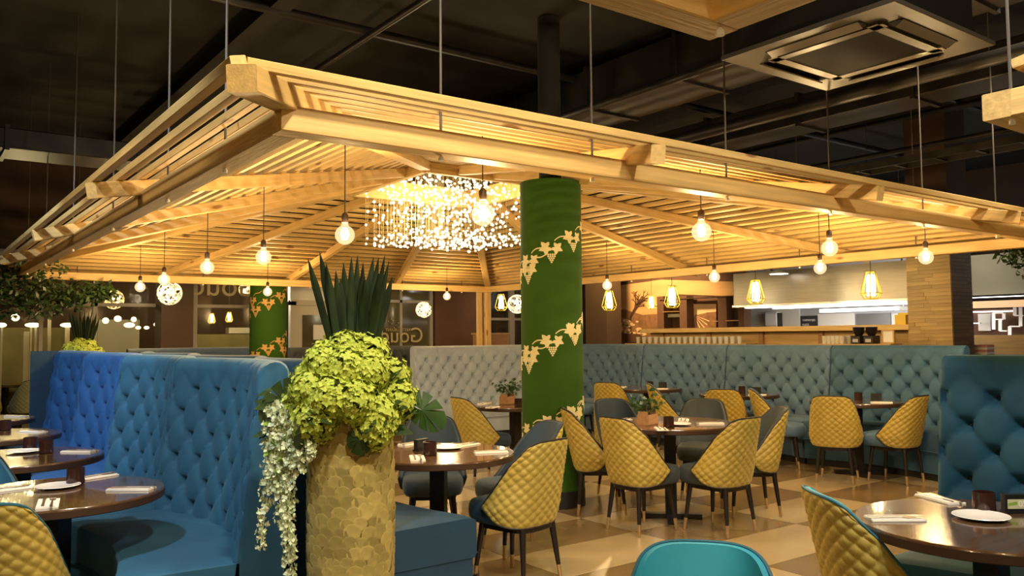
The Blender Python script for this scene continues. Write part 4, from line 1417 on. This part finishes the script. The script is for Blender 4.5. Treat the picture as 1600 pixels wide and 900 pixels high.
# ------------------------------------------------------------------ walls and windows at the back left (plane y = YW)
YW = 13.7
def slab_y(px0, px1, z0, z1, Y, t=0.06):
    x0, x1 = on_y(px0, 500, Y).x, on_y(px1, 500, Y).x
    return MB().box(((x0 + x1) / 2, Y + t / 2, (z0 + z1) / 2), (abs(x1 - x0), t, z1 - z0)), min(x0, x1), max(x0, x1)
wb = struct('wall_back', MB().box((5.5, 16.6, 2.15), (22, 0.1, 4.3)), 'wall_dark')
struct('wall_left', MB().box((-4.5, 6.5, 2.15), (0.1, 20, 4.3)), 'wall_dark')
# band over the windows and sill
mb, xa, xb = slab_y(-60, 915, 2.75, 4.3, YW, 0.12)
struct('trim_1', mb, 'wall_dark')
mb, xa, xb = slab_y(302, 915, 0.0, 1.0, YW, 0.12)
struct('trim_2', mb, 'wall_dark')
def window(n, px0, px1, z0, z1, glass, frame, bars_x=(), bars_z=()):
    x0, x1 = on_y(px0, 500, YW).x, on_y(px1, 500, YW).x
    R = empty('window_%d' % n, ((x0 + x1) / 2, YW, z0), 0)
    R['kind'] = 'structure'
    w, h = x1 - x0, z1 - z0
    MB().box((0, 0.05, h / 2), (w - 0.04, 0.012, h - 0.04)).build('pane', glass, R)
    for s in (-1, 1):
        MB().box((s * (w / 2 - 0.03), 0.03, h / 2), (0.06, 0.08, h)).build('window_frame', frame, R)
    for z in (0.03, h - 0.03):
        MB().box((0, 0.03, z), (w, 0.078, 0.06)).build('window_frame', frame, R)
    for f in bars_x:
        MB().box((w * (f - 0.5), 0.025, h / 2), (0.05, 0.06, h - 0.08)).build('mullion', frame, R)
    for z in bars_z:
        MB().box((0, 0.025, z), (w - 0.1, 0.06, 0.05)).build('transom', frame, R)
    return R
glass_shell('window_glass', (0.80, 0.76, 0.60), 0.25)
W1 = window(1, -40, 252, 0.0, 2.75, 'window_glass', 'frame_grey', (0.33, 0.62), (1.98,))
W2 = window(2, 302, 398, 1.0, 2.75, 'window_glass', 'frame_grey', (), (0.98,))
W3 = window(3, 540, 676, 1.0, 2.75, 'glass_olive', 'frame_grey', (0.62,), (1.12,))
W4 = window(4, 762, 800, 1.0, 2.75, 'glass_dark', 'frame_grey', (), (0.8,))
W5 = window(5, 800, 900, 1.0, 2.75, 'glass_dark', 'frame_grey', (0.3,), (0.8,))
mb, _, _ = slab_y(252, 302, 0, 4.3, YW - 0.35, 0.4)
tag(struct('wall_pier', mb, 'column_brown'), 'square brown column between the far left windows', 'column', kind='structure')
mb, _, _ = slab_y(680, 762, 0, 4.3, YW - 0.02, 0.1)
struct('wall_centre', mb, 'wall_brown')
mb, _, _ = slab_y(453, 541, 2.08, 4.3, YW, 0.1)
struct('wall_over_door', mb, 'kitchen_white')
# door in the back wall
d0, d1 = on_y(453, 500, YW).x, on_y(541, 500, YW).x
D1 = empty('door_1', ((d0 + d1) / 2, YW, 0), 0)
D1['kind'] = 'structure'
dw = d1 - d0
MB().box((0, 0.06, 1.04), (dw - 0.1, 0.03, 2.06)).build('door_leaf', 'frame_cream', D1)
for s in (-1, 1):
    MB().box((s * (dw / 2 - 0.05), 0.02, 1.04), (0.1, 0.1, 2.08)).build('door_frame', 'frame_cream', D1)
MB().box((0, 0.02, 2.06), (dw, 0.1, 0.09)).build('door_frame', 'frame_cream', D1)
MB().box((-0.02, 0.035, 1.3), (dw * 0.5, 0.02, 1.1)).build('door_pane', 'glass_olive', D1)
MB().box((0.02, 0.02, 1.55), (0.22, 0.006, 0.26)).build('notice', 'paper', D1)
MB().box((dw * 0.32, 0.0, 1.05), (0.03, 0.05, 0.14)).build('door_handle', 'steel', D1)
# mirrored lettering on the glass (read from outside)
def lettering(body, px, py, size, label, Y=YW - 0.02, sx=1.0):
    p = on_y(px, py, Y)
    me = text_mesh(body, size, 0.004, 'window_lettering')
    me.materials.append(M['letter_gold'])
    o = put('window_lettering', me, None, p)
    o.rotation_euler = (PI / 2, 0, 0)
    o.scale = (-sx, 1, 1)
    return tag(o, label, 'lettering')
lettering('Goud', 628, 535, 0.40, 'mirrored gold word Goud on the middle far window')
lettering('RESTAURANT', 622, 517.5, 0.075, 'small mirrored line above the word on the middle window', sx=1.15)
lettering('Goud', 352, 462, 0.50, 'mirrored gold word Goud high on the far left window')
sp = MB()
rr = random.Random(2)
for k in range(9):
    q = on_y(606 + rr.uniform(-12, 18), 502 + rr.uniform(-6, 10), YW - 0.015)
    sp.ball(q, 0.012, 6, 4)
tag(sp.build('window_dots', 'letter_gold'), 'scattered gold dots above the mirrored word on the window', 'decal', kind='stuff')
# small post seat frame beside the corner post
q0 = on_y(757, 535, 12.3); q1 = on_y(796, 522, 12.3)
hs = empty('service_counter', ((q0.x + q1.x) / 2, 12.5, 0), 0, 'low reddish wooden service counter by the corner post', 'counter')
MB().box((0, 0, q1.z / 2), (q1.x - q0.x, 0.35, q1.z)).build('body', 'box_wood', hs)
MB().box((0, 0, q1.z + 0.012), (q1.x - q0.x + 0.04, 0.40, 0.025)).build('top', 'counter_wood', hs)
# what shows beyond the far left glass: lit street lamps, far room surfaces
def beyond(px0, px1, py0, py1, Y, m, name, label, cat, t=0.05):
    a, b = on_y(px0, py1, Y), on_y(px1, py0, Y)
    zl = 0.0 if cat != 'appliance' else a.z
    o = MB().box(((a.x + b.x) / 2, Y, (zl + b.z) / 2), (abs(b.x - a.x), t, b.z - zl)).build(name, m)
    return tag(o, label, cat)
mat('tube_glow', (1, 0.95, 0.85), 0.5, emit=(1.0, 0.93, 0.78), estr=2.2)
mat('far_steel', (0.42, 0.40, 0.34), 0.4)
mat('far_olive', (0.20, 0.17, 0.07), 0.8, noise=0.3, nscale=3)
for k, (px, y0, y1, w) in enumerate(((55, 507, 560, 5), (77, 496, 548, 6), (105, 508, 545, 8), (2, 508, 560, 5), (41, 518, 558, 10), (48, 508, 556, 4))):
    beyond(px - w / 2, px + w / 2, y0, y1, 15.2, 'far_steel' if w > 8 else 'frame_cream', 'far_post', ['second', 'tall third', 'fourth', 'first', 'wide', 'slim'][k] + ' pale post seen through the far left window', 'post')
for k, (px, py, w, h) in enumerate(((2, 508, 10, 5), (52, 508, 16, 5), (105, 508, 14, 5), (202, 508, 12, 6), (247, 507, 10, 6), (24, 496, 8, 8), (165, 501, 7, 7), (184, 498, 8, 7), (209, 499, 6, 6), (216, 512, 6, 4), (229, 512, 6, 4))):
    q = on_y(px, py, 15.1)
    s = q.y / 1296.0 * 1.28
    o = empty('far_lamp', q)
    MB().ball((0, 0, 0), w * s / 2, 14, 8, h / w).build('shade', 'tube_glow', o, True)
    MB().tube([(0, 0, 0.02), (0, 0, 4.3 - q.z)], 0.004, 5).build('cord', 'cord', o)
    tag(o, ['leftmost flat', 'second flat', 'third flat', 'fourth flat', 'fifth flat', 'oval tilted', 'first round', 'second round', 'third round', 'first tiny', 'second tiny'][k] + ' glowing lamp seen through the far left window', 'lamp', 'lamps beyond the glass')
beyond(150, 215, 500, 542, 15.8, 'far_steel', 'far_vessel', 'grey curved kitchen tank seen through the left window', 'tank', 0.3)
beyond(0, 100, 512, 560, 16.45, 'far_olive', 'far_hedge_panel', 'olive lit panel seen through the far left window', 'panel', 0.1)
beyond(304, 396, 522, 545, 16.0, 'far_olive', 'far_counter', 'olive counter seen through the second far window', 'counter', 0.3)
beyond(355, 394, 512, 521, 15.95, 'far_steel', 'far_screen', 'pale appliance seen through the second far window', 'appliance', 0.2)
lamp('beyond_light', 'POINT', (1.5, 15.0, 2.3), 60, SOFT, 0.3)
lamp('beyond_light', 'POINT', (5.0, 15.0, 2.3), 60, SOFT, 0.3)

# ------------------------------------------------------------------ right side: mural wall, kitchen, counter, strip column
XW = 12.6
wr = struct('wall_right', MB().box((15.2, 6.0, 2.15), (0.1, 22, 4.3)), 'wall_dark')
ym0, ym1 = on_x(1165, 480, XW).y, on_x(905, 480, XW).y
struct('wall_mural', MB().box((XW + 0.06, (ym0 + ym1) / 2, 2.15), (0.1, ym1 - ym0, 4.3)), 'wall_brown')
# brown column right of the pillar
b0, b1 = on_x(948, 500, 11.4).y, on_x(915, 500, 11.4).y
struct('wall_pier_right', MB().box((11.6, (b0 + b1) / 2, 2.15), (0.4, b1 - b0, 4.3)), 'column_brown')
def on_wall(polys, m, name, parent=None, off=0.012, X=XW):
    mb = MB()
    for poly in polys:
        vs = [on_x(px, py, X - off) for px, py in poly]
        n = len(vs)
        mb.add([tuple(v) for v in vs] + [(v.x + 0.004, v.y, v.z) for v in vs], [tuple(range(n)), tuple(range(2 * n - 1, n - 1, -1))] + [(i, n + i, n + (i + 1) % n, (i + 1) % n) for i in range(n)])
    return mb.build(name, m, parent)
mu = empty('wall_mural_print', (XW, (ym0 + ym1) / 2, 1.0), 0, 'sepia photo mural with a bare tree beside the kitchen', 'mural')
def print_part(polys, m, name, off):
    o = on_wall(polys, m, name, None, off)
    o.parent = mu
    o.matrix_parent_inverse = Matrix.Translation(mu.location).inverted()
    return o
print_part([[(961, 535), (961, 447), (1033, 437), (1033, 535)]], 'mural_sky', 'print_sheet', 0.010)
print_part([[(1033, 480), (1033, 437), (1146, 440), (1146, 463), (1060, 460)]], 'mural_sky', 'print_band', 0.010)
print_part([[(961, 535), (961, 486), (975, 483), (990, 488), (1004, 492), (1033, 490), (1033, 535)]], 'mural_mid', 'print_hills', 0.014)
rr = random.Random(8)
def branch(p, a, L, w, out, depth):
    q = (p[0] + L * math.cos(a), p[1] - L * math.sin(a))
    nx, ny = math.sin(a), math.cos(a)
    out.append([(p[0] - nx * w / 2, p[1] - ny * w / 2), (p[0] + nx * w / 2, p[1] + ny * w / 2), (q[0] + nx * w * .32, q[1] + ny * w * .32), (q[0] - nx * w * .32, q[1] - ny * w * .32)])
    if depth:
        for k in range(3 if depth > 1 else 2):
            branch(q, a + rr.uniform(-.75, .75), L * rr.uniform(.45, .68), w * .62, out, depth - 1)
tp = []
branch((984, 528), PI / 2 - 0.03, 32, 5.0, tp, 4)
print_part(tp, 'mural_dark', 'print_tree', 0.018)
lp = []
for k in range(26):
    x, y = 964 + rr.uniform(0, 42), 500 + rr.uniform(0, 24)
    s = rr.uniform(2, 4.5)
    lp.append([(x + s * math.cos(t) * 1.2, y + s * math.sin(t) * .7) for t in [q * PI / 3 for q in range(6)]])
print_part(lp, 'mural_light', 'print_rocks', 0.021)
print_part([[(948, 530), (948, 519), (1000, 522), (1010, 535), (948, 535)]], 'mural_dark', 'print_shade', 0.024)
# shelf niche wall right of the mural: posts, shelves, second picture
nc = empty('wooden_shelf_wall', (XW, on_x(1090, 500, XW).y, 0), 0, 'dark wooden shelf wall between mural and kitchen', 'shelf')
def niche(px0, px1, py0, py1, m, name, dx, t=0.05):
    a, b = on_x(px0, py1, XW - dx), on_x(px1, py0, XW - dx)
    o = MB().box((XW - dx, (a.y + b.y) / 2, (a.z + b.z) / 2), (t, abs(b.y - a.y), abs(b.z - a.z))).build(name, m)
    o.parent = nc
    o.matrix_parent_inverse = Matrix.Translation(nc.location).inverted()
    return o
for px0, px1 in ((1033, 1042), (1068, 1078), (1128, 1140), (1160, 1167)):
    niche(px0, px1, 463, 530, 'wall_brown', 'upright', 0.16, 0.2)
for px0, px1, y in ((1042, 1068, 487), (1140, 1160, 501), (1120, 1128, 502)):
    niche(px0, px1, y - 1, y + 1, 'box_wood', 'shelf_board', 0.14, 0.25)
niche(1045, 1070, 490, 496, 'print_cream', 'light_strip', 0.12)
niche(1036, 1166, 462, 468, 'wall_brown', 'top_rail', 0.17, 0.22)
pic = empty('sunset_picture', on_x(1099, 495, XW - 0.05), 0, 'sepia picture of sun rays over hills on the shelf wall', 'picture')
def pic_part(poly, m, name, off):
    o = on_wall(poly, m, name, None, off)
    o.parent = pic
    o.matrix_parent_inverse = Matrix.Translation(pic.location).inverted()
pic_part([[(1080, 530), (1080, 475), (1119, 475), (1119, 530)]], 'mural_light', 'picture_sheet', 0.06)
pic_part([[(1080, 530), (1080, 493), (1094, 491), (1106, 488), (1119, 487), (1119, 530)]], 'mural_mid', 'picture_hills', 0.066)
pic_part([[(1084, 492), (1084 + 26 * math.cos(t), 492 + 26 * math.sin(t)), (1084 + 26 * math.cos(t + .07), 492 + 26 * math.sin(t + .07))] for t in (0.35, 0.6, 0.85, 1.1, 1.35)], 'mural_light', 'picture_rays', 0.070)

# kitchen: back wall with white tiles
KX = 13.6
ky0, ky1 = on_x(1440, 500, KX).y, on_x(1160, 500, KX).y
struct('wall_kitchen', MB().box((KX + 0.05, (ky0 + ky1) / 2, 1.5), (0.1, ky1 - ky0 + 1.2, 3.0)), 'kitchen_grey')
def k_panel(px0, px1, py0, py1, X, m, name, label, cat, t=0.03, group=None):
    a, b = on_x(px0, py1, X), on_x(px1, py0, X)
    o = MB().box((X, (a.y + b.y) / 2, (a.z + b.z) / 2), (t, abs(b.y - a.y), abs(b.z - a.z))).build(name, m)
    return tag(o, label, cat, group)
k_panel(1167, 1249, 470, 520, 13.565, 'kitchen_white', 'wall_panel', 'cream kitchen wall panel left of the menu board', 'panel', 0.04)
k_panel(1279, 1336, 489, 516, 13.575, 'paper', 'splash_panel', 'pale grey splash panel below the heat shelf, left', 'panel')
k_panel(1339, 1392, 489, 512, 13.575, 'kitchen_dark', 'splash_panel', 'dark grey splash panel below the heat shelf, middle', 'panel')
k_panel(1394, 1416, 489, 512, 13.575, 'paper', 'splash_panel', 'pale splash panel beside the strip wood column', 'panel')
hd = empty('extractor_hood', (10.9, 7.0, 0), 0, 'long brushed steel extractor hood over the kitchen', 'extractor hood')
h0, h1 = on_x(1420, 450, 10.6), on_x(1146, 450, 10.6)
hl, hy = abs(h1.y - h0.y), (h0.y + h1.y) / 2 - 7.0
MB().box((0.3, hy, 2.15), (1.2, hl, 0.50)).build('hood_body', 'stainless', hd)
MB().box((0.3, hy, 1.885), (1.24, hl + 0.04, 0.03)).build('lower_lip', 'steel', hd)
MB().box((-0.15, hy, 1.862), (0.12, hl * 0.9, 0.016)).build('light_strip', 'white_light', hd)
for yy in (hy - hl * 0.4, hy + hl * 0.4):
    MB().box((0.3, yy, 3.35), (0.03, 0.03, 1.9)).build('hanger_rod', 'rod', hd)
MB().box((0.55, hy, 1.862), (0.12, hl * 0.9, 0.016)).build('light_strip', 'white_light', hd)
sh = empty('heat_shelf', (12.9, 6.6, 0), 0, 'white lit heat shelf under the steel hood', 'shelf')
s0, s1 = on_x(1414, 486, 12.9), on_x(1290, 482, 12.9)
MB().box((0, (s0.y + s1.y) / 2 - 6.6, (s0.z + s1.z) / 2), (0.35, s1.y - s0.y, 0.06)).build('shelf_board', 'kitchen_white', sh)
MB().box((-0.18, (s0.y + s1.y) / 2 - 6.6, (s0.z + s1.z) / 2), (0.01, s1.y - s0.y, 0.05)).build('light_edge', 'white_light', sh)
for f in (0.03, 0.97):
    yy = s0.y + (s1.y - s0.y) * f - 6.6
    MB().box((0.05, yy, (s0.z + 4.3) / 2), (0.03, 0.03, 4.3 - s0.z)).build('hanger', 'steel', sh)
# menu board with writing
p0, p1 = on_x(1251, 512, 13.57), on_x(1277, 493, 13.57)
mbd = empty('menu_board', (13.58, (p0.y + p1.y) / 2, (p0.z + p1.z) / 2), 0, 'dark menu board with white words in the kitchen', 'sign')
MB().box((0, 0, 0), (0.02, abs(p1.y - p0.y), abs(p1.z - p0.z))).build('board', 'sign_dark', mbd)
for body, dz_, sz in (('TOPPERTJES', 0.01, 0.050), ('VLEES', -0.075, 0.058)):
    me = text_mesh(body, sz, 0.002, 'board_words')
    me.materials.append(M['paper'])
    o = put('board_words', me, mbd)
    o.rotation_euler = (PI / 2, 0, -PI / 2)
    o.location = (-0.013, 0.0 if body[0] == 'T' else 0.07, dz_)
# paper towel dispenser
q = on_x(1208, 499, 13.45)
pt_ = empty('towel_dispenser', q, 0, 'white rounded towel dispenser on the kitchen panel', 'dispenser')
MB().bar((0, -0.12, 0), (0, 0.12, 0), 0.16, 0.28, 0.035).build('cover', 'plate_white', pt_)
MB().box((0.02, -0.135, -0.01), (0.12, 0.03, 0.26)).build('side_cap', 'card_black', pt_)
MB().box((-0.0, 0.0, -0.155), (0.05, 0.03, 0.04)).build('outlet', 'kitchen_dark', pt_)
# flat lamps over the kitchen
for px, py, lab in ((1217, 425, 'white flat kitchen lamp above the left of the hood'),):
    q = on_x(px, py, 10.35)
    R = empty('flat_lamp', q, 0, lab, 'lamp')
    MB().lathe([(0.14, -0.03), (0.145, -0.02), (0.06, 0.03), (0.02, 0.05)], 24).build('shade', 'plate_white', R, True)
    MB().lathe([(0.13, -0.032), (0.02, -0.034)], 24).build('diffuser', 'white_light', R)
    MB().tube([(0, 0, 0.05), (0, 0, 4.3 - q.z)], 0.005, 6).build('cord', 'cord', R)
# bar counter (raised wooden pass) along x = CXB
CXB = 10.1
c0, c1 = on_x(1424, 520, CXB).y, on_x(1003, 520, CXB).y
bar_ = empty('bar_counter', (CXB + 0.3, (c0 + c1) / 2, 0), 0, 'long light wood bar counter before the kitchen', 'counter')
cl = c1 - c0
ztop = on_x(1200, 510.5, CXB).z
local_box_bar('counter_top', (-0.02, -cl / 2, ztop - 0.035), (-0.02, cl / 2, ztop - 0.035), 0.66, 0.07, 'pine', bar_)
MB().box((0.05, 0, (ztop - 0.07) / 2), (0.4, cl - 0.1, ztop - 0.07)).build('front_panel', 'counter_wood', bar_)
for k in range(5):
    MB().box((-0.17, -cl / 2 + 0.35 + k * (cl - 0.7) / 4, (ztop - 0.07) / 2), (0.05, 0.07, ztop - 0.075)).build('front_post', 'box_wood', bar_)
# lower glass ledge with tumblers
g0, g1 = on_x(1225, 535, 9.55).y, on_x(988, 535, 9.55).y
me_tumb = MB().lathe([(0.028, 0), (0.036, 0.10), (0.034, 0.10), (0.027, 0.008), (0.005, 0.006)], 12).mesh('tumbler', 'tumbler', True)
lz = 1.245
def ledge(y0, y1, x, z, lab):
    R = empty('glass_ledge', (x, (y0 + y1) / 2, 0), 0, lab, 'shelf')
    MB().box((0, 0, z - 0.02), (0.26, y1 - y0, 0.04)).build('ledge_board', 'counter_wood', R)
    MB().box((0.09, 0, (z - 0.04) / 2), (0.05, y1 - y0, z - 0.04)).build('ledge_support', 'wall_brown', R)
ledge(on_x(1175, 530, 9.6).y, on_x(985, 530, 9.6).y, 9.6, 1.32, 'wooden ledge with upturned glasses behind the booths, left')
ledge(on_x(1400, 530, 9.6).y, on_x(1285, 530, 9.6).y, 9.6, 1.32, 'wooden ledge with glasses and grinders behind the booths, right')
rr = random.Random(1)
for k in range(34):
    px = 1000 + k * 4.6
    q = on_x(px, 528, 9.58)
    o = put('tumbler', me_tumb, None, (9.58 + (0.05 if k % 2 else -0.04), q.y, 1.32))
    tag(o, 'clear glass in the long row before the mural', 'glass', 'glasses lined up before the mural')
for k in range(10):
    q = on_x(1292 + k * 3.4, 525, 9.58)
    o = put('tumbler', me_tumb, None, (9.58 + (0.05 if k % 2 else -0.05), q.y, 1.32))
    tag(o, 'clear glass in the cluster left of the black grinders', 'glass', 'glasses beside the grinders')
for k, (px, lab) in enumerate(((1342, 'left black coffee grinder on the ledge'), (1362, 'right black coffee grinder on the ledge'))):
    q = on_x(px, 525, 9.58)
    R = empty('coffee_grinder', (9.58, q.y, 1.32), 0, lab, 'grinder', 'coffee grinders')
    MB().bar((0, -0.06, 0.05), (0, 0.06, 0.05), 0.16, 0.10, 0.01).build('body', 'machine_black', R)
    MB().lathe([(0.04, 0.10), (0.065, 0.14), (0.07, 0.20), (0.072, 0.205), (0.03, 0.21)], 18).build('hopper', 'machine_black', R, True)
    MB().box((-0.083, 0, 0.04), (0.006, 0.07, 0.04)).build('front_plate', 'kitchen_grey', R)
q = on_x(1388, 527, 9.55)
fr_ = empty('wooden_card_frame', (9.55, q.y, 1.32), 0, 'small wooden framed card on the ledge', 'frame')
MB().box((0, 0, 0.085), (0.012, 0.13, 0.13)).build('card', 'paper', fr_)
for s in (-1, 1):
    MB().box((0, 0.07 * s, 0.085), (0.025, 0.018, 0.16)).build('frame_side', 'counter_wood', fr_)
    MB().box((0, 0, 0.085 + 0.075 * s), (0.025, 0.13, 0.018)).build('frame_rail', 'counter_wood', fr_)
q = on_x(1397, 509, 10.0)
yb_ = empty('yellow_box', (10.2, q.y, ztop), 0, 'yellow cardboard box on the bar counter', 'box')
MB().box((0, 0, 0.06), (0.10, 0.14, 0.12)).build('carton', 'paper_yellow', yb_)
MB().box((0.03, 0, 0.135), (0.012, 0.14, 0.03)).build('flap', 'paper_yellow', yb_)
q = on_x(1411, 514, 9.9)
tag(MB().lathe([(0.05, 0), (0.065, 0.1), (0.07, 0.11), (0.06, 0.11), (0.05, 0.02), (0.01, 0.015)], 18).build('copper_pot', 'copper', None, True, (10.12, q.y, ztop + 0.001)), 'copper pot on the bar counter by the strip column', 'pot')
# column clad with wooden strips
SX, SY0, SY1 = 10.0, on_x(1487, 480, 10.0).y, on_x(1418, 480, 10.0).y
sc_ = empty('strip_clad_column', (SX + 0.27, (SY0 + SY1) / 2, 0), 0, 'square column clad with light wooden strips at right', 'column')
wcol = SY1 - SY0
MB().box((0, 0, 2.15), (0.50, wcol - 0.03, 4.3)).build('core', 'wall_dark', sc_)
rr = random.Random(3)
z = 0.0
hstrip = 0.045
k = 0
front, side = 0, 0
while z < 3.0:
    if z > 1.0:
        yy = -wcol / 2
        while yy < wcol / 2 - 0.01:
            L = min(rr.uniform(0.16, 0.42), wcol / 2 - yy)
            if wcol / 2 - (yy + L) < 0.06: L = wcol / 2 - yy
            t = 0.018 + rr.uniform(0, 0.006)
            put('strip', MB().box((0, 0, 0), (t, L - 0.002, hstrip - 0.002)).mesh('strip', 'strip_wood'), sc_, (-0.25 - t / 2, yy + L / 2, z + hstrip / 2))
            yy += L
        xx = -0.25
        while xx < 0.25 - 0.01:
            L = min(rr.uniform(0.2, 0.42), 0.25 - xx)
            if 0.25 - (xx + L) < 0.06: L = 0.25 - xx
            put('strip', MB().box((0, 0, 0), (L - 0.002, 0.018, hstrip - 0.002)).mesh('strip', 'strip_dark'), sc_, (xx + L / 2, -wcol / 2 + 0.004, z + hstrip / 2))
            xx += L
    z += hstrip
# room beyond at the far right: shelf wall, lit canopy, wooden counter, books
def far_right(px0, px1, py0, py1, X, m, name, label, cat, t=0.05):
    a, b = on_x(px0, py1, X), on_x(px1, py0, X)
    o = MB().box((X, (a.y + b.y) / 2, (a.z + b.z) / 2), (t, abs(b.y - a.y), abs(b.z - a.z))).build(name, m)
    return tag(o, label, cat)
far_right(1518, 1660, 388, 462, 13.2, 'wall_olive', 'hanging_bulkhead', 'grey brown bulkhead in the room at far right', 'bulkhead')
far_right(1518, 1660, 459, 466, 13.1, 'white_light', 'canopy_light', 'long white light band at far right', 'light')
far_right(1519, 1660, 466, 482, 13.3, 'mural_light', 'pink_fascia', 'pinkish band below the white light at far right', 'fascia')
far_right(1519, 1584, 485, 488.5, 13.85, 'white_light', 'shelf_light', 'thin white light strip over the far right shelf', 'light')
far_right(1518, 1660, 480, 530, 13.9, 'wall_brown', 'back_panel', 'brown panel behind the far right open shelf', 'panel')
far_right(1520, 1660, 523, 555, 12.4, 'counter_wood', 'wooden_counter', 'light wooden counter in the room at far right', 'counter', 0.4)
bs = empty('open_shelf', (13.6, on_x(1570, 505, 13.6).y, 0), 0, 'white line shelf on the brown panel at far right', 'shelf')
for (a, b, c, d) in ((1553, 489, 1569, 489), (1553, 489, 1553, 515), (1569, 489, 1569, 499), (1553, 499, 1569, 499), (1563, 499, 1563, 517), (1563, 517, 1574, 517), (1578, 510, 1595, 510), (1578, 510, 1578, 524),
                     (1595, 480, 1595, 510), (1586, 480, 1586, 493), (1586, 493, 1600, 493), (1520, 505, 1532, 505)):
    p, q = on_x(a, b, 13.6), on_x(c, d, 13.6)
    o = MB().bar(p, q, 0.05, 0.02, 0, (1, 0, 0) if abs(p.z - q.z) > abs(p.y - q.y) else (0, 0, 1)).build('shelf_bar', 'plate_white', bs)
    o.parent = bs
    o.matrix_parent_inverse = Matrix.Translation(bs.location).inverted()
o = far_right(1530, 1548, 490, 517, 13.82, 'paper', 'pasta_poster', 'small pale poster behind the far right shelf', 'poster')
for k in range(4):
    q = on_x(1527, 556 - k * 4, 10.9)
    o = MB().bar((-0.1, 0, 0.0), (0.1, 0, 0.0), 0.16, 0.03, 0.004).build('menu_book', 'book_pink' if k % 2 else 'paper', None, False, (10.9, q.y - 0.08, 1.188 + 0.030 * k))
    tag(o, ['lowest', 'second lowest', 'third', 'topmost'][k] + ' menu in the stack beside the strip column', 'menu', 'menus stacked beside the strip column')
wst = empty('waiter_station', (10.95, on_x(1560, 560, 10.9).y - 0.2, 0), 0, 'dark waiter station behind the foreground booth at right', 'cabinet')
MB().box((0, 0.1, 0.57), (0.5, 1.0, 1.14)).build('cabinet_body', 'wall_dark', wst)
MB().box((0, 0.1, 1.157), (0.54, 1.04, 0.03)).build('cabinet_top', 'card_black', wst)
lamp('kitchen_light', 'AREA', (11.6, 7.0, 1.84), 26, (1, 0.97, 0.93), 0.8, (12.6, 7.0, 0.8))
lamp('kitchen_light', 'AREA', (12.2, 5.8, 2.7), 22, (1, 0.97, 0.93), 0.8, (13.4, 6.6, 1.4))
lamp('kitchen_light', 'POINT', (12.5, 8.0, 1.7), 14, (1, 0.97, 0.9), 0.1)  # unseen point light added to brighten the cream wall panel
lamp('far_room_light', 'POINT', (12.2, 3.4, 2.6), 16, (1, 0.93, 0.85), 0.3)
lamp('mural_fill', 'SPOT', (10.9, 11.6, 3.6), 420, WARM, 0.1, (12.5, 12.0, 1.7), 105)  # unseen spot added to brighten the mural
